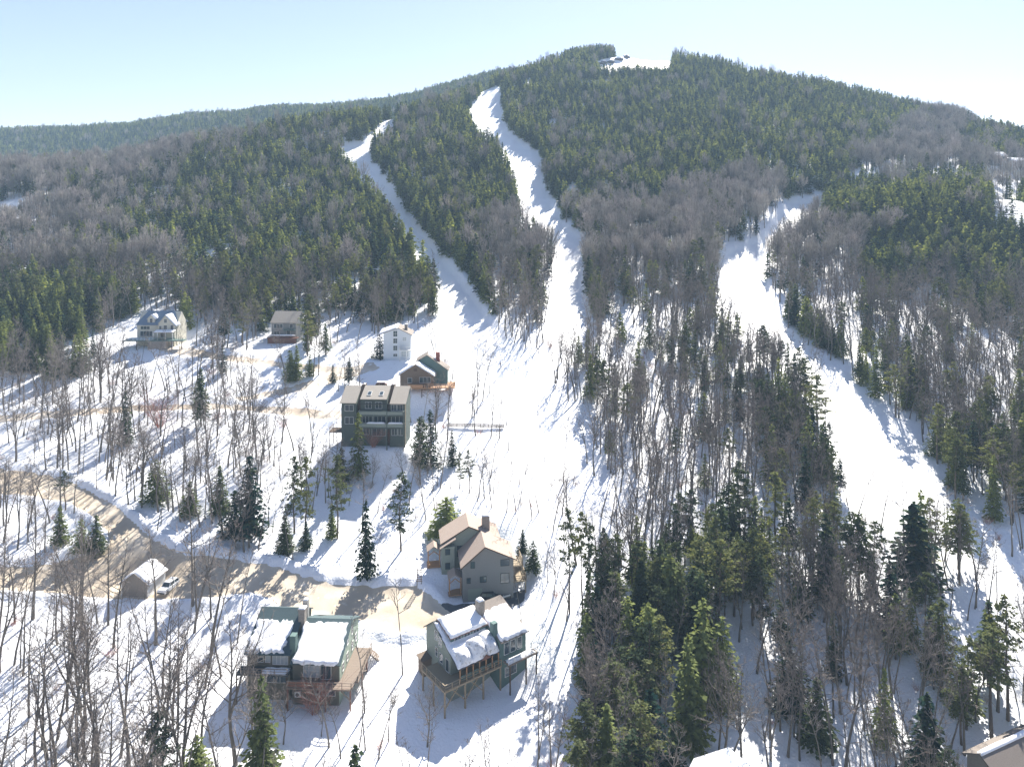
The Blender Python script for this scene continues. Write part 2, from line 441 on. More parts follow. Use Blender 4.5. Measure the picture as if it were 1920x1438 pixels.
def spruce(seed, H=12.0, Rm=2.0, cb=.06, levels=26, per=8, along=6, size=.42, lean=0.0, shape=.85, gap=0.12, trunk_sides=6):
    rng = np.random.default_rng(seed); T = Geo(); C = Geo()
    wob = [np.array([0.0, 0, 0])]
    for k in range(1, 7): wob.append(np.array([rng.normal(0, .05) + lean * k * .1, rng.normal(0, .05), H * k / 6]))
    r0 = .011 * H + .04
    T.tube([wob[0] - np.array([0, 0, .6])] + wob[1:], [r0 * (1 - k / 6.4) for k in range(7)], trunk_sides)
    P = []; D = []
    asym = rng.uniform(-.18, .18); aph = rng.uniform(0, 6.28)
    for l in range(levels):
        t = (l + rng.uniform(0, .6)) / levels; z = H * (cb + (1 - cb) * t)
        rr = Rm * max((1 - t), 0.02) ** shape * rng.uniform(.78, 1.12)
        if t < .12: rr *= .72 + 2 * t
        nb = max(3, int(per * (0.45 + .7 * (1 - t))))
        ph = rng.uniform(0, 6.28)
        for b in range(nb):
            if rng.random() < gap: continue
            a = ph + 2 * math.pi * b / nb + rng.normal(0, .16)
            L = rr * rng.uniform(.72, 1.15) * (1 + asym * math.cos(a - aph))
            droop = .32 * (1 - t) - .18 * t + rng.normal(0, .05)
            k = max(2, int(along * (L / Rm) + 1.5))
            for s_ in np.linspace(.18, 1, k):
                x = L * s_
                P.append((math.cos(a) * x + lean * z / H, math.sin(a) * x, z - droop * x * s_ + rng.normal(0, .07)))
                D.append((math.cos(a), math.sin(a), -.3))
    P = np.array(P); D = np.array(D)
    P += rng.normal(0, .09 * Rm / 2, P.shape)
    leaf_quads(C, P, D, size, rng)
    # leader
    n = 8; Pz = np.stack([rng.normal(0, .05, n), rng.normal(0, .05, n), H * (.96 + .05 * rng.random(n))], -1)
    leaf_quads(C, Pz, np.tile([0, 0, 1.0], (n, 1)), size * .7, rng)
    return T, C

def pine(seed, H=16.0, Rm=2.6, cb=.42, nbr=46, size=.45, cl=16):
    """tall trunk, ragged open crown"""
    rng = np.random.default_rng(seed); T = Geo(); C = Geo()
    pts = [np.array([0, 0, -.6])]; x = y = 0
    for k in range(1, 8):
        x += rng.normal(0, .10); y += rng.normal(0, .10); pts.append(np.array([x, y, H * k / 7]))
    r0 = .010 * H + .05
    T.tube(pts, [r0 * (1 - k / 7.6) for k in range(8)], 6)
    def tr(t): 
        f = t * 7; i = min(int(f), 6); return pts[i] * (1 - (f - i)) + pts[i + 1] * (f - i) if i > 0 else np.array([pts[1][0] * f, pts[1][1] * f, H * t])
    for b in range(nbr):
        t = cb + (1 - cb) * (b + rng.random()) / nbr * .97
        tt = (t - cb) / (1 - cb)
        L = Rm * (math.sin(math.pi * min(1, .22 + .8 * tt)) ** .8) * rng.uniform(.45, 1.15)
        a = rng.uniform(0, 6.28); up = rng.uniform(-.15, .35)
        o = tr(t); d = np.array([math.cos(a), math.sin(a), up])
        q = [o, o + d * L * .55 + np.array([0, 0, -.05]), o + d * L + np.array([0, 0, .12 * L])]
        T.tube(q, [.045, .03, .012], 3)
        n = int(cl * (.5 + .7 * L / Rm)); s_ = rng.uniform(.3, 1.08, n)[:, None]
        P = o + d * L * s_ + rng.normal(0, .22, (n, 3)) * np.array([1, 1, .7])
        leaf_quads(C, P, np.tile(d, (n, 1)) + rng.normal(0, .4, (n, 3)), size, rng, flat=.6)
    # few dead stubs below the crown
    for b in range(9):
        t = rng.uniform(.18, cb); a = rng.uniform(0, 6.28); o = tr(t); d = np.array([math.cos(a), math.sin(a), -.05])
        T.tube([o, o + d * rng.uniform(.4, 1.3)], [.025, .008], 3)
    return T, C

def bare(seed, H=16.0, cb=.38, prim=22, spread=.55, sub=6, tw=3, fork=0.0, thick=1.0, twr=.012, up=1.0):
    """leafless tree: returns trunk (with limbs) and crown of fine twigs"""
    rng = np.random.default_rng(seed); T = Geo(); C = Geo()
    K = 9; pts = [np.array([0, 0, -.6])]; x = y = 0; dx = rng.normal(0, .12); dy = rng.normal(0, .12)
    for k in range(1, K + 1):
        dx += rng.normal(0, .07); dy += rng.normal(0, .07); x += dx * H / 16; y += dy * H / 16
        pts.append(np.array([x, y, H * k / K]))
    r0 = (.0085 * H + .03) * thick
    rad = [r0 * (1 - .97 * (k / K) ** .8) + .008 for k in range(K + 1)]; rad[0] = r0 * 1.15
    T.tube(pts, rad, 6)
    def tr(t):
        f = t * K; i = min(int(f), K - 1); u = f - i
        a = pts[i] if i > 0 else np.array([0, 0, 0.0])
        return a * (1 - u) + pts[i + 1] * u
    def limb(o, d, L, r, lev):
        d = d / np.linalg.norm(d); k = 4 if lev < 2 else 3
        q = [o]; dd = d.copy()
        for i in range(1, k):
            dd = dd + rng.normal(0, .13, 3); dd[2] += .14 * up; dd /= np.linalg.norm(dd)
            q.append(q[-1] + dd * L / (k - 1))
        rr = [r * (1 - .8 * i / (k - 1)) + .004 for i in range(k)]
        (T if lev == 0 else C).tube(q, rr, 4 if lev == 0 else 3)
        if lev >= 2: return
        n = sub if lev == 0 else tw
        for j in range(n):
            s_ = rng.uniform(.25, 1.0); f = s_ * (k - 1); i = min(int(f), k - 2); p = q[i] * (1 - f + i) + q[i + 1] * (f - i)
            ax = rng.normal(0, 1, 3); ax -= ax.dot(dd) * dd; ax /= np.linalg.norm(ax) + 1e-9
            nd = d * .75 + ax * .75 + np.array([0, 0, .28 * up])
            limb(p, nd, L * rng.uniform(.32, .58) * (1.1 - .4 * s_), max(r * .42, twr), lev + 1)
    for b in range(prim):
        t = cb + (1 - cb) * ((b + rng.random()) / prim) * .97
        a = b * 2.4 + rng.normal(0, .5); tt = (t - cb) / (1 - cb)
        L = H * .30 * spread * 1.7 * (1.05 - .72 * tt) * rng.uniform(.55, 1.15)
        el = .5 + .55 * tt + rng.normal(0, .12)
        d = np.array([math.cos(a) * math.cos(el), math.sin(a) * math.cos(el), math.sin(el)])
        limb(tr(t), d, L, max(r0 * .36 * (1.1 - tt), .016), 0)
    if fork:
        t0 = .32; o = tr(t0); a = rng.uniform(0, 6.28); d = np.array([math.cos(a) * .3, math.sin(a) * .3, 1.0])
        L = H * .6; q = [o]
        for k in range(5): q.append(q[-1] + (d + rng.normal(0, .06, 3)) * L / 5); 
        T.tube(q, [r0 * .6 * (1 - .85 * k / 5) + .01 for k in range(6)], 5)
        for b in range(int(prim * .6)):
            s_ = rng.uniform(.3, 1); f = s_ * 5; i = min(int(f), 4); p = q[i] * (1 - f + i) + q[i + 1] * (f - i)
            aa = rng.uniform(0, 6.28); limb(p, np.array([math.cos(aa), math.sin(aa), 1.1]), H * .2 * rng.uniform(.5, 1.1), .02, 0)
    return T, C

def round_bare(seed, H=16.0):
    """leafless tree as one of a closed wood: rounded crown of many upswept twigs"""
    rng = np.random.default_rng(seed); T = Geo(); C = Geo()
    lean = rng.normal(0, .4, 2); top = np.array([lean[0], lean[1], H * .93])
    T.tube([(0, 0, -.6), (lean[0] * .3, lean[1] * .3, H * .4), top], [.2, .13, .04], 4)
    R0 = rng.uniform(2.4, 3.4); zc = H * rng.uniform(.64, .70); rz = H * .33
    for b in range(26):
        a = rng.uniform(0, 6.28); el = rng.uniform(-.25, 1.45)
        d = np.array([math.cos(a) * math.cos(el), math.sin(a) * math.cos(el), math.sin(el)])
        k = rng.uniform(.8, 1.1); tip = np.array([lean[0], lean[1], zc]) + d * np.array([R0, R0, rz]) * k
        st = np.array([lean[0] * .5, lean[1] * .5, H * rng.uniform(.34, .60)])
        mid = st * .45 + tip * .55 + np.array([0, 0, -.5]) + d * .4
        T.tube([st, mid, tip], [.065, .045, .02], 3)
        for j in range(15):
            t = rng.uniform(.35, 1.0); o = (st * (1 - t) ** 2 + 2 * mid * t * (1 - t) + tip * t * t)
            dd = d * .7 + rng.normal(0, .55, 3) + np.array([0, 0, .55]); dd /= np.linalg.norm(dd); L = rng.uniform(.6, 1.5)
            C.tube([o, o + dd * L * .6, o + dd * L + np.array([0, 0, .15])], [.034, .028, .014], 3)
    return T, C

def shrub(seed, H=2.2, n=26):
    rng = np.random.default_rng(seed); C = Geo()
    for i in range(n):
        a = rng.uniform(0, 6.28); s_ = rng.uniform(.15, .75)
        d = np.array([math.cos(a) * s_, math.sin(a) * s_, 1.0]); L = H * rng.uniform(.6, 1.05)
        p = np.array([math.cos(a) * .12, math.sin(a) * .12, -.2]); q = [p, p + d * L * .5, p + d * L + rng.normal(0, .1, 3)]
        C.tube(q, [.022, .014, .006], 3)
        for j in range(7):
            t = rng.uniform(.3, 1); o = p + d * L * t; dd = d + rng.normal(0, .7, 3)
            C.tube([o, o + dd * L * .22, o + dd * L * .34 + np.array([0, 0, .06])], [.009, .007, .004], 3)
    return C

VAR = {}      # kind -> list of (trunk_mesh, crown_mesh, joined_mesh_far, nominal height)
def joined(T, C, name, mats):
    G = Geo(); G.V = T.V + C.V; G.n = T.n + C.n
    G.F = T.F + [tuple(i + T.n for i in f) for f in C.F]; G.M = [0] * len(T.F) + [1] * len(C.F)
    return G.mesh(name, mats)
NEAR = {}; NJ = []
def make_variants():
    L = []
    for s_ in range(6):
        H = 12.0; T, C = spruce(100 + s_, H, 2.0 + .3 * (s_ % 3), cb=[.05, .10, .04, .18, .08, .3][s_], levels=36, per=10, along=8, size=.44, shape=[.8, .95, .75, .9, 1.0, .7][s_], gap=.1 + .04 * (s_ % 3))
        NJ.append(joined(T, C, 'near_spruce', ['conifer_bark', 'spruce_needles']))
        tf, cf = spruce(150 + s_, H, 2.1 + .3 * (s_ % 3), cb=[.05, .12, .04, .15, .08, .2][s_], levels=17, per=8, along=4, size=.9, shape=[.8, .95, .75, .9, 1.0, .7][s_], trunk_sides=4)
        L.append((T.mesh('spruce_trunk', ['conifer_bark']), C.mesh('spruce_crown', ['spruce_needles']), joined(tf, cf, 'far_spruce', ['conifer_bark', 'spruce_needles']), H))
    VAR['spruce'] = L; NEAR['spruce'] = [jm for jm in NJ]; NJ.clear()
    L = []
    for s_ in range(5):
        H = 16.0; T, C = pine(200 + s_, H, 2.3 + .2 * (s_ % 3), cb=[.40, .5, .32, .56, .25][s_], nbr=[44, 36, 54, 34, 60][s_], size=.36, cl=30)
        NJ.append(joined(T, C, 'near_pine', ['conifer_bark', 'pine_needles']))
        tf, cf = pine(240 + s_, H, 2.4 + .2 * (s_ % 3), cb=[.40, .5, .32, .56, .25][s_], nbr=26, size=.8, cl=9)
        L.append((T.mesh('pine_trunk', ['conifer_bark']), C.mesh('pine_crown', ['pine_needles']), joined(tf, cf, 'far_pine', ['conifer_bark', 'pine_needles']), H))
    VAR['pine'] = L; NEAR['pine'] = [jm for jm in NJ]; NJ.clear()
    L = []
    for s_ in range(8):
        H = 16.0
        T, C = bare(300 + s_, H, cb=[.42, .55, .35, .5, .3, .6, .45, .4][s_], prim=[18, 14, 20, 15, 20, 13, 16, 18][s_], spread=[.40, .30, .50, .34, .54, .28, .40, .44][s_],
                    sub=6, tw=3, fork=1.0 if s_ in (2, 6) else 0, thick=[1, .85, 1.15, .9, 1.1, .8, 1, .95][s_], twr=.010)
        NJ.append(joined(T, C, 'near_bare', ['bark', 'near_twigs' if s_ % 3 else 'near_pale_twigs']))
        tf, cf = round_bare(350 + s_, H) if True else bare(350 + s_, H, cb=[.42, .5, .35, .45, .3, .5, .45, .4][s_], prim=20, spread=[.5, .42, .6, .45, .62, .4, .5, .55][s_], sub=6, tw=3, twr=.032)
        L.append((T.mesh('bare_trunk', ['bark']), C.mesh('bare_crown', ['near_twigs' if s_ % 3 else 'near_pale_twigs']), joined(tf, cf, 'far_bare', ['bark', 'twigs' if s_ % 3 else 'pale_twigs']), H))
    VAR['bare'] = L; NEAR['bare'] = [jm for jm in NJ]; NJ.clear()
make_variants()

# ------------------------------------------------------------------ where trees stand: 60 px squares of the view, by the foot of the tree
MAP = """
SSSSSSSSSSSSSSSSSSSSSSSSSSSSSSSS
SSSSSSSSSSSSSSSSSSSSSSSSSSSSSSSS
SSSSSSSSSSSSSnSSSSSSSSSSSSSSSSSS
DDDDDDDDDDSSSmSSSSSSSSSSSSSSSSSS
DDDDDDnnmSSSmSSSSmSSSSSSSSSnDDmS
DDDDnnmmmmmmmmmmSmnmSSSSmSSDbbDb
DDnnnmmmmmmmmmmmSmmnSDDDdSSSSSSS
DDDnmmSmmmmmmmmnDmDDDDDddDSSSSSS
DDDDDnmmmmmmmmnDDDDDDDDDDDDSSSSS
nmnmDDPPPPnnPPDDDDDDDDDDDDDDDDnD
SSSbbbbPPPbbb..dDDDDDDDDDDDDDDDD
SSSbbabbaPb...bbdDDDDDDDDDDDDDDD
ddddddddbab.b.babQPDDDDDQQDDDDDD
ddddddddbab.bdba.aQQDDDQPPDDDQPP
bbbbddddddPdPdpbaabQQDDQPPpbPPPm
bbbddddddddddpbbaabbQdQQPPpbQPPP
bbb..bbbb..b.b..abbbddQQQPddRPPP
bbb....bbb.b.bb.bbbbQRRRRRRRRRRb
......a.a.......bpbPPMRRRRRRRRbp
eeeb.eb.........bpPMMMPRRRRRRRRp
eeebbeeb........bbPMMMPPRRRRRRRR
eeeeeeeb........bbPMMMMPRRdRRRRR
eeeeeeebbaababaabbPMMMPPRbddRRRR
eeeeeeebbabbabababPMMMPPbddRRRRR
eeeeeeebbabababbbbPPMMPbbddRRRRR
ddddddddbbbbbbbbbbPPMMPbbdddRRRR
ddddddddbbbbbbbbbbPPMMPPdddRRRRR
ddddddddbbbbbbbbbbPPMMPPdddRRRRR
""".split()
DENS = {'.': (0, 0, 0), 'a': (.018, 0, 0), 'b': (.033, .0004, .0002), 'd': (.056, .0008, .0004), 'e': (.046, .0006, .0004), 'D': (.046, .009, .002),
        'm': (.004, .060, .002), 'n': (.016, .042, .003), 'S': (.002, .072, .001), 'Q': (.052, .005, .006), 'R': (.052, .024, .022), 'P': (.044, .020, .016), 'p': (.018, .003, .006), 'M': (.020, .046, .024)}
KEEP_OUT = []      # (x, y, radius) around buildings
def dens_at(px, py):
    k = np.interp(py, [600, 900], [1, .45])
    px, py = px + 62 * k * noise2(px / 75, py / 45, 3) + 14 * noise2(px / 17, py / 13, 6), py + 34 * k * noise2(px / 70 + 9, py / 40, 4) + 9 * noise2(px / 15, py / 12, 8)
    c = np.clip((px // 60).astype(int), 0, 31); r = np.clip((py // 60).astype(int), 0, len(MAP) - 1)
    A = np.array([[DENS[ch] for ch in row] for row in MAP])
    return A[r, c]
def scatter():
    rng = np.random.default_rng(4)
    out = []
    # jittered grids, coarser far away
    bands = [(78, 300, 2.1), (300, 560, 3.0), (560, 1180, 3.4)]
    for y0, y1, s_ in bands:
        xs = np.arange(-.92 * y1, .92 * y1, s_); ys = np.arange(y0, y1, s_)
        X, Y = np.meshgrid(xs, ys); X = X.ravel() + rng.uniform(-.5, .5, X.size) * s_; Y = Y.ravel() + rng.uniform(-.5, .5, Y.size) * s_
        px = 960 + F * X / Y
        lim = 130 if y0 < 300 else 60
        ok = (px > -lim) & (px < 1920 + lim)
        X = X[ok]; Y = Y[ok]; px = px[ok]
        Z = Hxy(X, Y); py = HY - F * (Z - CZ) / Y
        yc = np.interp(px, GX, YCG)
        face = Y < yc + 14
        far = (px < 1080) & (Y > 850) & (Y < 1130)
        D = dens_at(px, py)
        clump = np.clip(1 + .75 * fbm(X / 16, Y / 16, 2, 70), .12, 2.2)
        D = D.copy(); D[:, 0] *= np.where((Y < 300) & (D[:, 0] > .044) & (px > 960), 1.3, 1)
        clump2 = np.clip(1 + .9 * fbm(X / 38, Y / 38, 2, 90), np.where(Y > 300, .42, .1), 2.4)
        D = D.copy(); D[:, 0] *= np.where(Y < 300, clump, .35 + .65 * clump); D[:, 1] *= clump2; D[:, 2] *= clump2
        D[far] = (.002, .10, .0)
        keep = face | far
        area = s_ * s_
        tot = D.sum(1) * area
        u = rng.random(len(X)); keep &= u < tot
        keep &= py < 1900
        hp = 11 * F / Y
        for nm, poly in TRAILS.items():
            g = np.where(py < 930, .45, 0.0) if 'trail' in nm else .6
            for k in ((0, np.where(py < 700, .3, 0.0), np.where(py < 700, .6, 0.0), np.where(py < 700, .95, 0.0)) if nm == 'right_trail' else (0, .3, .6, .95) if nm in ('left_edge', 'right_edge') else (0, g)):
                s2 = sdist(px, py - hp * k, poly); keep &= ~((s2 > (0 if isinstance(k, int) else 2)) & ~far)
        for nm, (poly, m_) in ROADS.items():
            keep &= ~((sdist(px, py, poly) * Y / F > -.7) & (Y < 300))
        for (kx, ky, kr) in KEEP_OUT: keep &= (X - kx) ** 2 + (Y - ky) ** 2 > kr * kr
        X = X[keep]; Y = Y[keep]; Z = Z[keep]; px = px[keep]; py = py[keep]; D = D[keep]
        p = D / D.sum(1)[:, None]; v = rng.random(len(X))
        kind = np.where(v < p[:, 0], 0, np.where(v < p[:, 0] + p[:, 1], 1, 2))
        for x, y, z, k, a, b in zip(X, Y, Z, kind, px, py): out.append((x, y, z, int(k), a, b))
    # the tall spruces standing along the shaded rims of the trails
    for L in ([(700, 275), (720, 318), (745, 352), (775, 397), (812, 442), (862, 502), (892, 542), (915, 572)],
              [(946, 172), (950, 205), (958, 242), (1006, 282), (1030, 310), (1030, 342), (1046, 382), (1072, 422), (1104, 438)],
              [(1110, 455), (1100, 520), (1108, 560), (1114, 600)], [(1470, 590), (1512, 634), (1570, 672)]):
        for (a0, b0), (a1, b1) in zip(L[:-1], L[1:]):
            n = max(2, int(math.hypot(a1 - a0, b1 - b0) / 5.0))
            for i in range(n):
                a = a0 + (a1 - a0) * i / n + rng.uniform(-1, 16); b = b0 + (b1 - b0) * i / n + rng.uniform(-3, 3)
                x, y, z = at(a, b); out.append((x, y, z, 1, a, b))
    return out, rng
# ------------------------------------------------------------------ planting
ORD = ['first', 'second', 'third', 'fourth', 'fifth', 'sixth', 'seventh', 'eighth', 'ninth', 'tenth', 'eleventh', 'twelfth', 'thirteenth',
       'fourteenth', 'fifteenth', 'sixteenth', 'seventeenth', 'eighteenth', 'nineteenth', 'twentieth']
COLS = [(0, 'at far left edge'), (95, 'left of the brown garage'), (200, 'below the brown garage'), (310, 'left of shed-roofed duplex'),
        (450, 'by shed-roofed duplex'), (690, 'between the two lowest houses'), (860, 'by teal porch house'), (1010, 'right of teal porch house'),
        (1110, 'left edge of dark stand'), (1200, 'left part of dark stand'), (1290, 'middle of dark stand'), (1380, 'right part of dark stand'),
        (1480, 'below wide right trail'), (1580, 'in snowy gap at right'), (1680, 'in right hand stand'), (1790, 'toward lower right corner')]
ROWS = [(0, 'high up'), (700, 'by upper houses'), (860, 'on mid slope'), (1000, 'at road level'), (1080, 'at sandy lot level'), (1150, 'behind lowest houses'),
        (1220, 'beside lowest houses'), (1290, 'below lowest houses'), (1360, 'near bottom edge'), (1438, 'foot under bottom edge'), (1540, 'foot far under bottom edge')]
def cell(px, py):
    c = max(i for i, (a, _) in enumerate(COLS) if px >= a or i == 0); r = max(i for i, (a, _) in enumerate(ROWS) if py >= a)
    return c, r
PROTO = {}
KN = {0: 'bare', 1: 'spruce', 2: 'pine'}
NAMES = {'bare': ('bare_tree', 'bare tree', 'tree'), 'spruce': ('spruce_tree', 'dark spruce', 'tree'), 'pine': ('pine_tree', 'thin pine', 'tree')}
GROUPS = {'bare': 'leafless trees around the houses and foreground', 'spruce': 'spruces nearest the camera', 'pine': 'pines nearest the camera'}
def plant(kind, var, x, y, z, h, rot, wide=1.0):
    key = (kind, var)
    tm, cm, jm, H0 = VAR[kind][var]
    if key not in PROTO:
        r = empty(NAMES[kind][0], (0, 0, 0)); 
        link(bpy.data.objects.new('trunk', tm), r); link(bpy.data.objects.new('crown', cm), r)
        PROTO[key] = (r, list(r.children)); fresh = r
        root = r
    else:
        src, kids = PROTO[key]
        root = src.copy(); S.collection.objects.link(root)
        for k in kids:
            c = k.copy(); S.collection.objects.link(c); c.parent = root
    s_ = h / H0
    root.location = (x, y, z - .05); root.rotation_euler = (0, 0, rot); root.scale = (s_ * wide, s_ * wide, s_)
    root['category'] = NAMES[kind][2]; root['group'] = GROUPS[kind]
    return root

def stuff_forest(name, kind, items, label):
    col = bpy.data.collections.new(name + '_kinds')
    for i, m_ in enumerate([v[2] for v in VAR[kind]] + NEAR.get(kind, [])):
        col.objects.link(bpy.data.objects.new('%s_kind_%02d' % (name, i), m_))
    H0 = VAR[kind][0][3]
    n = len(items); me = bpy.data.meshes.new(name)
    me.vertices.add(n); me.vertices.foreach_set('co', np.array([[i[0], i[1], i[2] - .1] for i in items], np.float32).ravel())
    def att(nm, typ, vals):
        a = me.attributes.new(nm, typ, 'POINT'); a.data.foreach_set('value', vals)
    att('vi', 'INT', np.array([i[4] for i in items], np.int32)); att('sc', 'FLOAT', np.array([i[3] / H0 for i in items], np.float32))
    att('ro', 'FLOAT', np.array([i[5] for i in items], np.float32)); att('wd', 'FLOAT', np.array([i[3] / H0 * i[6] for i in items], np.float32))
    o = link(bpy.data.objects.new(name, me)); tag(o, label, 'forest', kind='stuff')
    ng = bpy.data.node_groups.new(name, 'GeometryNodeTree')
    ng.interface.new_socket('Geometry', in_out='INPUT', socket_type='NodeSocketGeometry')
    ng.interface.new_socket('Geometry', in_out='OUTPUT', socket_type='NodeSocketGeometry')
    N = ng.nodes; Lk = ng.links
    gi = N.new('NodeGroupInput'); go = N.new('NodeGroupOutput'); ip = N.new('GeometryNodeInstanceOnPoints')
    ci = N.new('GeometryNodeCollectionInfo'); ci.inputs['Collection'].default_value = col
    ci.inputs['Separate Children'].default_value = True; ci.inputs['Reset Children'].default_value = True
    def na(nm, typ):
        a = N.new('GeometryNodeInputNamedAttribute'); a.data_type = typ; a.inputs['Name'].default_value = nm; return a
    ip.inputs['Pick Instance'].default_value = True
    Lk.new(gi.outputs[0], ip.inputs['Points']); Lk.new(ci.outputs[0], ip.inputs['Instance'])
    Lk.new(na('vi', 'INT').outputs[0], ip.inputs['Instance Index'])
    cx = N.new('ShaderNodeCombineXYZ'); Lk.new(na('ro', 'FLOAT').outputs[0], cx.inputs['Z']); Lk.new(cx.outputs[0], ip.inputs['Rotation'])
    c2 = N.new('ShaderNodeCombineXYZ'); w_ = na('wd', 'FLOAT')
    Lk.new(w_.outputs[0], c2.inputs['X']); Lk.new(w_.outputs[0], c2.inputs['Y']); Lk.new(na('sc', 'FLOAT').outputs[0], c2.inputs['Z'])
    Lk.new(c2.outputs[0], ip.inputs['Scale']); Lk.new(ip.outputs[0], go.inputs[0])
    md = o.modifiers.new('forest', 'NODES'); md.node_group = ng
    return o

